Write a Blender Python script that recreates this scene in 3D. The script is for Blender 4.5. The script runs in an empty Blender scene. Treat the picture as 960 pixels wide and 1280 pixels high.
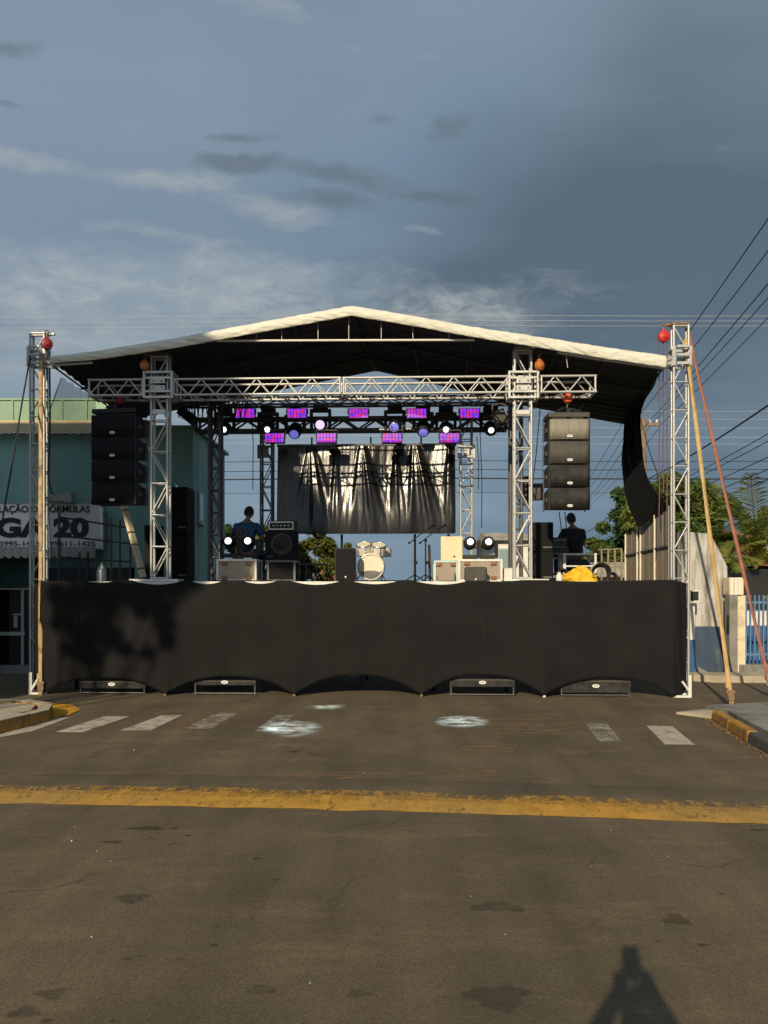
import bpy, bmesh, math, random
from mathutils import Vector, Matrix, Quaternion, noise as mnoise
random.seed(11)
R = random.Random(5)
rad = math.radians
scn = bpy.context.scene
col = scn.collection
EYE = 1.6
HZ = 735.0
F = 960.0

# ------------------------------------------------------------------ camera
cd = bpy.data.cameras.new("camera")
cam = bpy.data.objects.new("camera", cd)
col.objects.link(cam)
cam.location = (0, 0, EYE)
cam.rotation_euler = (rad(90), 0, 0)
cd.sensor_fit = 'VERTICAL'
cd.sensor_height = 36.0
cd.lens = 36.0 * F / 1280.0
cd.shift_y = (HZ - 640.0) / 1280.0
cd.clip_start = 0.05
cd.clip_end = 6000
scn.camera = cam

# ------------------------------------------------------------------ light
SUN_EL, SUN_AZ = rad(24.5), rad(17.6)
ld = Vector((math.sin(SUN_AZ) * math.cos(SUN_EL), math.cos(SUN_AZ) * math.cos(SUN_EL), -math.sin(SUN_EL)))
sl = bpy.data.lights.new("sun", 'SUN')
sl.energy = 5.0
sl.angle = rad(0.5)
sl.color = (1.0, 0.83, 0.57)
sun = bpy.data.objects.new("sun", sl)
sun.rotation_euler = ld.to_track_quat('-Z', 'Y').to_euler()
sun.location = (-10, -20, 20)
col.objects.link(sun)

vs = scn.view_settings
vs.view_transform = 'Standard'
vs.look = 'None'
vs.exposure = 0.0
vs.gamma = 1.0
vs.use_curve_mapping = False

w = bpy.data.worlds.new("World")
scn.world = w
w.use_nodes = True
nt = w.node_tree
nt.nodes.clear()


class NB:
    """small node-graph helper"""
    def __init__(s, tree):
        s.t = tree

    def n(s, typ, **kw):
        nd = s.t.nodes.new(typ)
        ins = kw.pop('ins', {})
        for k, v in kw.items():
            setattr(nd, k, v)
        for k, v in ins.items():
            if isinstance(v, bpy.types.NodeSocket):
                s.t.links.new(v, nd.inputs[k])
            else:
                nd.inputs[k].default_value = v
        return nd

    def math(s, op, a, b=0.0, clamp=False):
        nd = s.n('ShaderNodeMath', operation=op, use_clamp=clamp)
        for i, v in ((0, a), (1, b)):
            if isinstance(v, bpy.types.NodeSocket):
                s.t.links.new(v, nd.inputs[i])
            else:
                nd.inputs[i].default_value = v
        return nd.outputs[0]

    def ramp(s, fac, stops, interp='LINEAR'):
        nd = s.n('ShaderNodeValToRGB')
        cr = nd.color_ramp
        cr.interpolation = interp
        while len(cr.elements) < len(stops):
            cr.elements.new(0.5)
        for e, (p, c) in zip(cr.elements, stops):
            e.position = p
            e.color = c if len(c) == 4 else (*c, 1)
        s.t.links.new(fac, nd.inputs[0])
        return nd.outputs[0]

    def mix(s, fac, a, b, blend='MIX'):
        nd = s.n('ShaderNodeMix', data_type='RGBA', blend_type=blend)
        for i, v in ((0, fac), (6, a), (7, b)):
            if isinstance(v, bpy.types.NodeSocket):
                s.t.links.new(v, nd.inputs[i])
            else:
                nd.inputs[i].default_value = v if i == 0 or len(v) == 4 else (*v, 1)
        return nd.outputs[2]


SKY_STRENGTH = 0.06
nb = NB(nt)
sky = nb.n('ShaderNodeTexSky', sky_type='NISHITA', sun_disc=False, sun_elevation=SUN_EL,
           sun_rotation=rad(180) + SUN_AZ, air_density=1.0, dust_density=1.5, ozone_density=2.0)
tc = nb.n('ShaderNodeTexCoord')
sep = nb.n('ShaderNodeSeparateXYZ', ins={0: tc.outputs['Generated']})
dx, dy, dz = sep.outputs
# the cloud layers are flat sheets overhead: project the view direction onto them
up = nb.math('ADD', nb.math('MAXIMUM', dz, 0.0), 0.16)
flat = nb.n('ShaderNodeCombineXYZ', ins={0: nb.math('DIVIDE', dx, up), 1: nb.math('DIVIDE', dy, up), 2: 0.0}).outputs[0]
K = 1.0 / SKY_STRENGTH
def kc(r, g, b): return (r * K, g * K, b * K, 1)
def cl_noise(loc, ang, sc, scale, detail, rough, dist=0.0):
    v_ = nb.n('ShaderNodeMapping', ins={0: flat, 1: loc, 2: (0, 0, rad(ang)), 3: sc}).outputs[0]
    return nb.n('ShaderNodeTexNoise', ins={'Vector': v_, 'Scale': scale, 'Detail': detail, 'Roughness': rough, 'Distortion': dist}).outputs[0]
def near(x, y, r, r0=0.0):
    """soft round patch of sky about the direction of a photo pixel, r degrees wide"""
    d_ = Vector(((x - 480) / F, 1, (HZ - y) / F)).normalized()
    v_ = nb.n('ShaderNodeVectorMath', operation='DOT_PRODUCT', ins={0: tc.outputs['Generated'], 1: tuple(d_)}).outputs['Value']
    m_ = nb.n('ShaderNodeMapRange', interpolation_type='SMOOTHSTEP', ins={0: v_, 1: math.cos(rad(r)), 2: math.cos(rad(r0)), 3: 0.0, 4: 1.0})
    return m_.outputs[0]
def union(*m_):
    o_ = m_[0]
    for k_ in m_[1:]: o_ = nb.math('MAXIMUM', o_, k_)
    return o_
# high veil over the blue: thinner and bluer in places, slate grey where it thickens
veil_n = cl_noise((0.7, 0.2, 0), -18, (0.7, 1.1, 1), 0.75, 5.0, 0.5)
veil_n = nb.math('ADD', nb.math('MULTIPLY', veil_n, 0.75), 0.125)
veil_n = nb.math('SUBTRACT', veil_n, nb.math('MULTIPLY', union(near(930, 330, 26, 3), near(720, 330, 16, 3)), 0.15))
veil_n = nb.math('ADD', veil_n, nb.math('MULTIPLY', union(near(190, 150, 20, 3), near(520, 90, 15, 3), near(120, 330, 20, 3)), 0.085))
veil = nb.ramp(veil_n, [(0.30, kc(0.106, 0.150, 0.192)), (0.5, kc(0.222, 0.298, 0.372)), (0.64, kc(0.325, 0.398, 0.462))])
blue_f = union(near(395, 30, 18), near(40, 10, 20))
veil = nb.mix(nb.math('MULTIPLY', blue_f, 0.42), veil, kc(0.150, 0.230, 0.355))
base = nb.mix(0.88, sky.outputs[0], veil)
def biased(n_, m_, lo, hi, w=0.42, q=0.0):
    """cloud noise that thickens where the patch lies: the patch only shifts the threshold"""
    v_ = nb.math('SUBTRACT', nb.math('ADD', n_, nb.math('MULTIPLY', m_, w)), w - q)
    return nb.ramp(v_, [(lo, (0, 0, 0)), (hi, (1, 1, 1))])
# bearing and height tangents of the view direction over the stage, ruffled by noise
front = nb.math('GREATER_THAN', dy, 0.15)
dyc = nb.math('MAXIMUM', dy, 0.15)
ruf = nb.n('ShaderNodeTexNoise', ins={'Vector': tc.outputs['Generated'], 'Scale': 9.0, 'Detail': 6.0, 'Roughness': 0.6}).outputs['Color']
ruf = nb.n('ShaderNodeSeparateXYZ', ins={0: ruf}).outputs
bear = nb.math('ADD', nb.math('DIVIDE', dx, dyc), nb.math('MULTIPLY', nb.math('SUBTRACT', ruf[0], 0.5), 0.10))
high = nb.math('ADD', nb.math('DIVIDE', dz, dyc), nb.math('MULTIPLY', nb.math('SUBTRACT', ruf[1], 0.5), 0.05))
def oval(x, y, rx, ry, tilt=0.0, k=1.0):
    """long cloud patch: centre and half sizes as photo pixels, turned into angles"""
    ct, s_ = math.cos(rad(tilt)), math.sin(rad(tilt))
    a_ = nb.math('ADD', bear, -(x - 480) / F); b_ = nb.math('ADD', high, -(HZ - y) / F)
    p_ = nb.math('DIVIDE', nb.math('SUBTRACT', nb.math('MULTIPLY', a_, ct), nb.math('MULTIPLY', b_, s_)), rx / F)
    q_ = nb.math('DIVIDE', nb.math('ADD', nb.math('MULTIPLY', a_, s_), nb.math('MULTIPLY', b_, ct)), ry / F)
    d_ = nb.math('SQRT', nb.math('ADD', nb.math('MULTIPLY', p_, p_), nb.math('MULTIPLY', q_, q_)))
    m_ = nb.n('ShaderNodeMapRange', interpolation_type='SMOOTHSTEP', ins={0: d_, 1: 1.0, 2: 0.0, 3: 0.0, 4: k}).outputs[0]
    return nb.math('MULTIPLY', m_, front)
gn = nb.n('ShaderNodeCombineXYZ', ins={0: bear, 1: nb.math('MULTIPLY', high, 3.2), 2: 0.0}).outputs[0]
tex = nb.n('ShaderNodeTexNoise', ins={'Vector': gn, 'Scale': 7.0, 'Detail': 9.0, 'Roughness': 0.62, 'Distortion': 0.3}).outputs[0]
tex2 = nb.n('ShaderNodeTexNoise', ins={'Vector': nb.n('ShaderNodeMapping', ins={0: gn, 1: (3.3, 1.1, 0), 2: (0, 0, rad(24)), 3: (1.4, 1.0, 1)}).outputs[0], 'Scale': 17.0, 'Detail': 9.0, 'Roughness': 0.68, 'Distortion': 0.6}).outputs[0]
# mackerel sheet, lit from the low sun
bk_ = union(oval(60, 360, 380, 105, 4), oval(330, 375, 420, 95, 7), oval(590, 392, 260, 70, 7, 1.0), oval(120, 440, 420, 95, 2, .9))
bank = biased(tex, bk_, 0.26, 0.62, .52, .14)
ripm = nb.ramp(tex2, [(0.34, (0, 0, 0)), (0.68, (1, 1, 1))])
lm = nb.math('MULTIPLY', bank, nb.math('ADD', nb.math('MULTIPLY', ripm, 0.85), 0.25), True)
base2 = nb.mix(nb.math('MULTIPLY', lm, 0.75), base, kc(0.42, 0.465, 0.475))
# thin bright streaks
sm_ = union(oval(20, 202, 210, 26, 3), oval(200, 220, 220, 26, 6), oval(350, 262, 150, 34, 12), oval(525, 288, 60, 12, 0, .8), oval(700, 350, 170, 45, 8, .42), oval(330, 8, 130, 40, 6, .8), oval(180, 285, 190, 26, 12, .7))
st_ = biased(tex, sm_, 0.34, 0.72, .52, .17)
base2 = nb.mix(nb.math('MULTIPLY', nb.math('MULTIPLY', st_, nb.math('ADD', nb.math('MULTIPLY', ripm, .5), .5)), 0.62), base2, kc(0.46, 0.48, 0.47))
# lower, darker scraps of cloud
dkp = union(oval(300, 202, 130, 20, 5), oval(440, 225, 170, 27, 9), oval(530, 243, 120, 24, 5), oval(415, 250, 130, 26, 5), oval(15, 55, 90, 24, 0), oval(5, 132, 50, 14, 0, .8), oval(305, 175, 90, 14, 8, .75), oval(490, 152, 60, 22, 10, .65), oval(552, 160, 55, 34, -20, .7), oval(665, 170, 130, 36, 0, .5))
dkm = biased(tex, dkp, 0.34, 0.64, .50, .17)
base3 = nb.mix(nb.math('MULTIPLY', dkm, 0.62), base2, kc(0.128, 0.160, 0.190))
hzf = nb.ramp(dz, [(0.0, (1, 1, 1)), (0.22, (0, 0, 0))])
base4 = nb.mix(nb.math('MULTIPLY', hzf, 0.65), base3, kc(0.150, 0.245, 0.340))
# cloud glows by forward scatter round the low sun
dt = nb.n('ShaderNodeVectorMath', operation='DOT_PRODUCT', ins={0: tc.outputs['Generated'], 1: tuple(-ld)}).outputs['Value']
glow = nb.math('POWER', nb.math('MAXIMUM', dt, 0.0), 3.0)
gl = nb.math('ADD', nb.math('MULTIPLY', glow, 1.1), 1.0)
base5 = nb.mix(1.0, base4, nb.n('ShaderNodeCombineXYZ', ins={0: gl, 1: gl, 2: gl}).outputs[0], 'MULTIPLY')
bg = nb.n('ShaderNodeBackground', ins={0: base5, 1: SKY_STRENGTH})
out = nb.n('ShaderNodeOutputWorld', ins={0: bg.outputs[0]})

# ------------------------------------------------------------------ materials
MATS = {}


def mat(name, c, rough=0.7, metal=0.0, var=0.0, vs_=3.0, bump=0.0, bs=40.0, spec=0.5, c2=None, c2s=2.0, c2lo=0.5, c2hi=0.6,
        emit=None, es=0.0, stretch=(1, 1, 1), alpha=1.0, coat=0.0, transl=0.0):
    m = bpy.data.materials.new(name)
    m.use_nodes = True
    t = m.node_tree
    b = NB(t)
    p = t.nodes['Principled BSDF']
    p.inputs['Roughness'].default_value = rough
    p.inputs['Metallic'].default_value = metal
    p.inputs['Specular IOR Level'].default_value = spec
    p.inputs['Base Color'].default_value = (*c, 1)
    p.inputs['Coat Weight'].default_value = coat
    vec = None
    if var or bump or c2:
        tcn = b.n('ShaderNodeTexCoord')
        vec = b.n('ShaderNodeMapping', ins={0: tcn.outputs['Object'], 3: stretch}).outputs[0]
    cur = None
    if c2:
        nz = b.n('ShaderNodeTexNoise', ins={'Vector': vec, 'Scale': c2s, 'Detail': 6.0, 'Roughness': 0.65}).outputs[0]
        f = b.ramp(nz, [(c2lo, (0, 0, 0)), (c2hi, (1, 1, 1))])
        cur = b.mix(f, c, c2)
    if var:
        nz = b.n('ShaderNodeTexNoise', ins={'Vector': vec, 'Scale': vs_, 'Detail': 5.0, 'Roughness': 0.6}).outputs[0]
        f = b.ramp(nz, [(0.25, (1 - var,) * 3), (0.75, (1 + var,) * 3)])
        cur = b.mix(1.0, cur if cur is not None else c, f, 'MULTIPLY')
    if cur is not None:
        t.links.new(cur, p.inputs['Base Color'])
    if bump:
        nz = b.n('ShaderNodeTexNoise', ins={'Vector': vec, 'Scale': bs, 'Detail': 4.0}).outputs[0]
        bp = b.n('ShaderNodeBump', ins={'Height': nz, 'Strength': bump, 'Distance': 0.02})
        t.links.new(bp.outputs[0], p.inputs['Normal'])
    if emit:
        p.inputs['Emission Color'].default_value = (*emit, 1)
        p.inputs['Emission Strength'].default_value = es
    if alpha < 1:
        p.inputs['Alpha'].default_value = alpha
    if transl:
        o = t.nodes['Material Output']
        tr = b.n('ShaderNodeBsdfTranslucent')
        if cur is not None:
            t.links.new(cur, tr.inputs[0])
        else:
            tr.inputs[0].default_value = (*c, 1)
        mx = b.n('ShaderNodeMixShader', ins={0: transl, 1: p.outputs[0], 2: tr.outputs[0]})
        t.links.new(mx.outputs[0], o.inputs[0])
    MATS[name] = m
    return m


mat('alu', (0.42, 0.415, 0.40), 0.42, 0.4, 0.22, 6, 0.08, 60, c2=(0.25, 0.23, 0.20), c2s=9, c2lo=0.6, c2hi=0.78)
mat('alu_dark', (0.10, 0.10, 0.10), 0.5, 0.4, 0.3, 6)
mat('white_steel', (0.62, 0.60, 0.55), 0.5, 0.0, 0.15, 7, c2=(0.33, 0.22, 0.14), c2s=8, c2lo=0.66, c2hi=0.74)
mat('black_cloth', (0.0122, 0.0118, 0.0118), 0.92, 0, 0.22, 1.6, 0.10, 25, spec=0.12)
mat('black_paint', (0.012, 0.012, 0.013), 0.55, 0, 0.3, 8, 0.05, 120, spec=0.3)
mat('black_matte', (0.008, 0.008, 0.009), 0.85, 0, spec=0.2)
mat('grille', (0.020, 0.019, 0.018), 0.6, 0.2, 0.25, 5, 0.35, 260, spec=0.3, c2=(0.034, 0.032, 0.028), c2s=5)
mat('pale_grille', (0.23, 0.21, 0.17), 0.65, 0.1, 0.3, 9, 0.3, 260, stretch=(3, 1, 0.5), spec=0.3)  # palest grille tone, for the topmost cabinet of one column
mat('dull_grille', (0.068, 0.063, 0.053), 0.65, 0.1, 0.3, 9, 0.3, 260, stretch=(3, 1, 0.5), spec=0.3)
mat('badge', (0.72, 0.72, 0.70), 0.35)
mat('carpet_black', (0.016, 0.016, 0.017), 0.95, 0, 0.4, 30, 0.5, 90, spec=0.1)
mat('canopy_cream', (0.56, 0.545, 0.47), 0.55, 0, 0.12, 3, 0.5, 9, c2=(0.42, 0.40, 0.33), c2s=4, c2lo=0.55, c2hi=0.75, stretch=(1, 1, 3))
mat('canopy_black', (0.026, 0.030, 0.032), 0.75, 0, 0.2, 2, 0.15, 18, spec=0.2)
mat('drape_black', (0.007, 0.008, 0.008), 0.85, 0, 0.3, 4, spec=0.12)
mat('hoist_red', (0.46, 0.022, 0.02), 0.42, 0, 0.2, 9)
mat('hoist_dark_red', (0.20, 0.012, 0.02), 0.5, 0, 0.2, 9)
mat('hoist_orange', (0.60, 0.10, 0.03), 0.45, 0, 0.2, 9)
mat('hoist_brown', (0.42, 0.13, 0.03), 0.5, 0, 0.25, 9)
mat('chain', (0.20, 0.15, 0.13), 0.6, 0.5)
mat('rope_red', (0.16, 0.06, 0.05), 0.8)
mat('rope_black', (0.012, 0.012, 0.013), 0.8)
mat('strap_yellow', (0.44, 0.30, 0.12), 0.75, 0, 0.25, 12, c2=(0.34, 0.21, 0.07), c2s=6)
mat('strap_red', (0.27, 0.105, 0.07), 0.75, 0, 0.3, 10)
mat('strap_dirty', (0.40, 0.28, 0.13), 0.8, 0, 0.3, 8, c2=(0.20, 0.12, 0.06), c2s=5)
mat('rust', (0.22, 0.14, 0.08), 0.7, 0.2, 0.4, 20)
mat('asphalt_hump', (0.088, 0.071, 0.050), 0.9, 0, 0.2, 3, 0.3, 80)
mat('concrete', (0.36, 0.31, 0.23), 0.9, 0, 0.25, 3, 0.25, 40, c2=(0.25, 0.21, 0.15), c2s=1.4)
mat('concrete_grey', (0.20, 0.19, 0.17), 0.9, 0, 0.25, 3, 0.25, 40, c2=(0.13, 0.12, 0.10), c2s=1.8)
mat('kerb_yellow', (0.36, 0.175, 0.022), 0.85, 0, 0.35, 7, 0.5, 30, c2=(0.15, 0.09, 0.04), c2s=6, c2lo=0.48, c2hi=0.64)
mat('kerb_dark', (0.055, 0.055, 0.05), 0.9, 0, 0.3, 5, 0.3, 30)
mat('dirt', (0.16, 0.095, 0.06), 0.95, 0, 0.4, 8, 0.4, 30, c2=(0.09, 0.06, 0.04), c2s=6)
mat('case_wood', (0.36, 0.28, 0.19), 0.6, 0, 0.18, 5, 0.1, 30, stretch=(1, 1, 3))
mat('case_grey', (0.27, 0.22, 0.17), 0.6, 0, 0.15, 5)
mat('case_dark', (0.012, 0.016, 0.016), 0.6)
mat('case_edge', (0.66, 0.64, 0.58), 0.4, 0.2, 0.12, 9)
mat('case_edge_teal', (0.42, 0.56, 0.54), 0.4, 0.2, 0.12, 9)
mat('latch', (0.22, 0.11, 0.06), 0.5, 0.5)
mat('cream_board', (0.60, 0.53, 0.33), 0.6, 0, 0.15, 4)
mat('drum_white', (0.62, 0.58, 0.50), 0.35, 0, 0.06, 5)
mat('drum_head', (0.62, 0.56, 0.42), 0.5, 0, 0.08, 4)
mat('drum_bottom', (0.20, 0.09, 0.05), 0.5)
mat('chrome', (0.6, 0.6, 0.6), 0.25, 0.9)
mat('lens_white', (0.8, 0.8, 0.8), 0.2, emit=(0.92, 0.97, 1.0), es=2.2)
mat('lens_lilac', (0.4, 0.35, 0.5), 0.2, emit=(0.78, 0.62, 0.95), es=1.1)
mat('lens_blue', (0.12, 0.12, 0.4), 0.2, emit=(0.16, 0.17, 0.62), es=0.8)
mat('skin', (0.22, 0.11, 0.07), 0.55, 0, 0.1, 12)
mat('hair_black', (0.008, 0.007, 0.006), 0.7, 0, 0.3, 60, 0.5, 120)
mat('shirt_blue', (0.012, 0.065, 0.15), 0.85, 0, 0.2, 9)
mat('shirt_print', (0.16, 0.07, 0.045), 0.85)
mat('shirt_black', (0.007, 0.007, 0.009), 0.9)
mat('jeans', (0.015, 0.024, 0.045), 0.9)
mat('shoe', (0.02, 0.02, 0.02), 0.7)
mat('bag_yellow', (0.62, 0.38, 0.012), 0.7, 0, 0.2, 14, 0.4, 25)
mat('table_white', (0.62, 0.60, 0.56), 0.5, 0, 0.08, 9)
mat('teal_wall', (0.21, 0.37, 0.345), 0.85, 0, 0.14, 1.3, 0.1, 20, c2=(0.16, 0.30, 0.28), c2s=0.8, c2hi=.7, stretch=(2, 2, .6))
mat('green_metal', (0.17, 0.29, 0.19), 0.55, 0, 0.12, 1.5, c2=(0.13, 0.24, 0.18), c2s=1.2)
mat('gutter', (0.40, 0.31, 0.17), 0.5, 0.1, 0.25, 2.5)
mat('sign_white', (0.86, 0.84, 0.84), 0.6, 0, 0.06, 2)
mat('sign_black', (0.012, 0.012, 0.014), 0.6)
mat('sign_grey', (0.10, 0.10, 0.10), 0.6)
mat('awning_grey', (0.42, 0.38, 0.35), 0.8, 0, 0.12, 5)
mat('awning_green', (0.018, 0.065, 0.055), 0.7, 0, 0.2, 3)
mat('shop_dark', (0.012, 0.014, 0.014), 0.5)
mat('door_frame', (0.36, 0.39, 0.37), 0.5)
mat('glass_pale', (0.20, 0.28, 0.27), 0.15, 0, spec=0.6)
mat('wall_grey', (0.46, 0.44, 0.41), 0.9, 0, 0.14, 2.5, 0.2, 25, c2=(0.17, 0.155, 0.135), c2s=2.2, c2lo=0.44, c2hi=0.62, stretch=(2.5, 2.5, 0.45))
mat('wall_blue', (0.034, 0.058, 0.098), 0.85, 0, 0.3, 3, 0.2, 25, c2=(0.13, 0.145, 0.16), c2s=3.2, c2lo=0.50, c2hi=0.72, stretch=(2.2, 2.2, 0.5))
mat('wall_white', (0.62, 0.60, 0.55), 0.85, 0, 0.1, 2.5)
mat('pillar_cream', (0.62, 0.53, 0.36), 0.85, 0, 0.1, 3, c2=(0.45, 0.38, 0.26), c2s=5)
mat('fence_blue', (0.085, 0.17, 0.30), 0.5, 0, 0.2, 9)
mat('panel_blue', (0.025, 0.085, 0.22), 0.7, 0, 0.15, 3)
mat('roof_tile', (0.26, 0.12, 0.07), 0.9, 0, 0.25, 4)
mat('board_weathered', (0.27, 0.245, 0.21), 0.85, 0, 0.3, 6, 0.3, 30, c2=(0.24, 0.165, 0.075), c2s=3, c2lo=.46, c2hi=.6, stretch=(5, 5, 0.6))
mat('post_cream', (0.62, 0.57, 0.48), 0.6, 0, 0.15, 8, c2=(0.35, 0.2, 0.13), c2s=7, c2lo=0.62, c2hi=0.72)
mat('plank_cream', (0.58, 0.52, 0.37), 0.6, 0, 0.12, 5, c2=(0.16, 0.12, 0.07), c2s=7, c2lo=0.63, c2hi=0.70)
mat('bark', (0.085, 0.06, 0.042), 0.95, 0, 0.35, 9, 0.6, 18)
mat('leaf_green', (0.070, 0.115, 0.020), 0.6, 0, 0.45, 0.9, c2=(0.135, 0.155, 0.026), c2s=0.7, c2lo=0.45, c2hi=0.62, transl=0.25)
mat('leaf_dark', (0.040, 0.080, 0.018), 0.6, 0, 0.45, 0.9, c2=(0.09, 0.12, 0.022), c2s=0.8, c2lo=0.48, c2hi=0.66, transl=0.2)
mat('leaf_bush', (0.085, 0.115, 0.016), 0.6, 0, 0.5, 1.6, c2=(0.13, 0.11, 0.02), c2s=1.3, c2lo=0.45, c2hi=0.65, transl=0.25)
mat('palm_leaf', (0.13, 0.17, 0.024), 0.5, 0, 0.4, 2.5, c2=(0.20, 0.14, 0.025), c2s=1.4, c2lo=0.5, c2hi=0.66, transl=0.25)
mat('palm_dry', (0.20, 0.11, 0.03), 0.8, 0, 0.3, 4)
mat('pole_wood', (0.20, 0.14, 0.09), 0.9, 0, 0.3, 8)
mat('wire_dark', (0.016, 0.016, 0.018), 0.7)
mat('wire_pale', (0.36, 0.37, 0.38), 0.5)
mat('porcelain', (0.6, 0.58, 0.53), 0.3)
mat('dry_leaf', (0.17, 0.10, 0.045), 0.9, 0, 0.4, 10)
mat('paper', (0.6, 0.58, 0.54), 0.9)
mat('net', (0.030, 0.042, 0.052), 0.9, 0, spec=0.1, alpha=0.42)


def wall_stain():
    t = MATS['wall_grey'].node_tree; b = NB(t); p = t.nodes['Principled BSDF']
    src = p.inputs['Base Color'].links[0].from_socket
    o_ = b.n('ShaderNodeTexCoord').outputs['Object']
    z_ = b.n('ShaderNodeSeparateXYZ', ins={0: o_}).outputs[2]
    nz = b.n('ShaderNodeTexNoise', ins={'Vector': b.n('ShaderNodeMapping', ins={0: o_, 3: (3.0, 3.0, 0.5)}).outputs[0], 'Scale': 2.6, 'Detail': 6.0}).outputs[0]
    f = b.ramp(b.math('ADD', nz, b.math('MULTIPLY', b.math('SUBTRACT', z_, 2.35), 0.55)), [(0.52, (0, 0, 0)), (0.85, (0.85,) * 3)])
    t.links.new(b.mix(f, src, (0.085, 0.078, 0.068)), p.inputs['Base Color'])


wall_stain()


def asphalt():
    m = bpy.data.materials.new('asphalt')
    m.use_nodes = True
    t = m.node_tree
    b = NB(t)
    p = t.nodes['Principled BSDF']
    g = b.n('ShaderNodeTexCoord').outputs['Object']
    fine = b.n('ShaderNodeTexNoise', ins={'Vector': g, 'Scale': 95.0, 'Detail': 5.0, 'Roughness': 0.8}).outputs[0]
    grain = b.n('ShaderNodeTexVoronoi', ins={'Vector': g, 'Scale': 170.0}).outputs[0]
    patch = b.n('ShaderNodeTexNoise', ins={'Vector': g, 'Scale': 0.8, 'Detail': 5.0, 'Roughness': 0.6}).outputs[0]
    streak = b.n('ShaderNodeTexNoise', ins={'Vector': b.n('ShaderNodeMapping', ins={0: g, 2: (0, 0, rad(8)), 3: (1.6, 0.16, 1)}).outputs[0], 'Scale': 2.2, 'Detail': 5.0}).outputs[0]
    red = b.n('ShaderNodeTexNoise', ins={'Vector': b.n('ShaderNodeMapping', ins={0: g, 1: (4, 9, 0), 3: (0.6, 1.9, 1)}).outputs[0], 'Scale': 1.7, 'Detail': 9.0, 'Roughness': 0.75}).outputs[0]
    c = b.mix(b.ramp(patch, [(0.35, (0, 0, 0)), (0.65, (1, 1, 1))]), (0.086, 0.068, 0.044), (0.122, 0.095, 0.060))
    c = b.mix(b.ramp(red, [(0.50, (0, 0, 0)), (0.76, (0.75,) * 3)]), c, (0.185, 0.128, 0.078))
    c = b.mix(1.0, c, b.ramp(streak, [(0.3, (0.86,) * 3), (0.7, (1.14,) * 3)]), 'MULTIPLY')
    c = b.mix(1.0, c, b.ramp(fine, [(0.34, (0.60,) * 3), (0.66, (1.40,) * 3)]), 'MULTIPLY')
    trk = b.n('ShaderNodeSeparateXYZ', ins={0: b.n('ShaderNodeMapping', ins={0: g, 2: (0, 0, rad(8.3))}).outputs[0]}).outputs[0]
    wob = b.n('ShaderNodeTexNoise', ins={'Vector': g, 'Scale': 0.5, 'Detail': 2.0}).outputs[0]
    wave = b.math('SINE', b.math('MULTIPLY', b.math('ADD', trk, b.math('MULTIPLY', wob, 0.5)), 4.1))
    c = b.mix(b.math('MULTIPLY', b.ramp(wave, [(0.35, (0, 0, 0)), (0.95, (1, 1, 1))]), 0.22), c, (0.050, 0.041, 0.028))
    dist = b.n('ShaderNodeTexNoise', ins={'Vector': g, 'Scale': 1.3, 'Detail': 6.0}).outputs['Color']
    wv_ = b.n('ShaderNodeVectorMath', operation='ADD', ins={0: g, 1: b.n('ShaderNodeVectorMath', operation='SCALE', ins={0: dist, 3: 0.9}).outputs[0]}).outputs[0]
    crk = b.n('ShaderNodeTexVoronoi', feature='DISTANCE_TO_EDGE', ins={'Vector': wv_, 'Scale': 0.55}).outputs[0]
    msk = b.ramp(b.n('ShaderNodeTexNoise', ins={'Vector': g, 'Scale': 0.9, 'Detail': 3.0}).outputs[0], [(0.50, (0, 0, 0)), (0.62, (1, 1, 1))])
    c = b.mix(b.math('MULTIPLY', b.math('MULTIPLY', b.ramp(crk, [(0.0, (1, 1, 1)), (0.012, (0, 0, 0))]), msk), 0.55), c, (0.030, 0.025, 0.018))
    spk = b.n('ShaderNodeTexNoise', ins={'Vector': g, 'Scale': 60.0, 'Detail': 1.0}).outputs[0]
    c = b.mix(b.ramp(spk, [(0.70, (0, 0, 0)), (0.76, (0.5, 0.5, 0.5))]), c, (0.17, 0.14, 0.10))
    t.links.new(c, p.inputs['Base Color'])
    p.inputs['Roughness'].default_value = 0.88
    p.inputs['Specular IOR Level'].default_value = 0.25
    h = b.math('ADD', b.math('MULTIPLY', grain, -0.8), fine)
    bp = b.n('ShaderNodeBump', ins={'Height': h, 'Strength': 0.40, 'Distance': 0.006})
    t.links.new(bp.outputs[0], p.inputs['Normal'])
    MATS['asphalt'] = m


asphalt()


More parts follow.
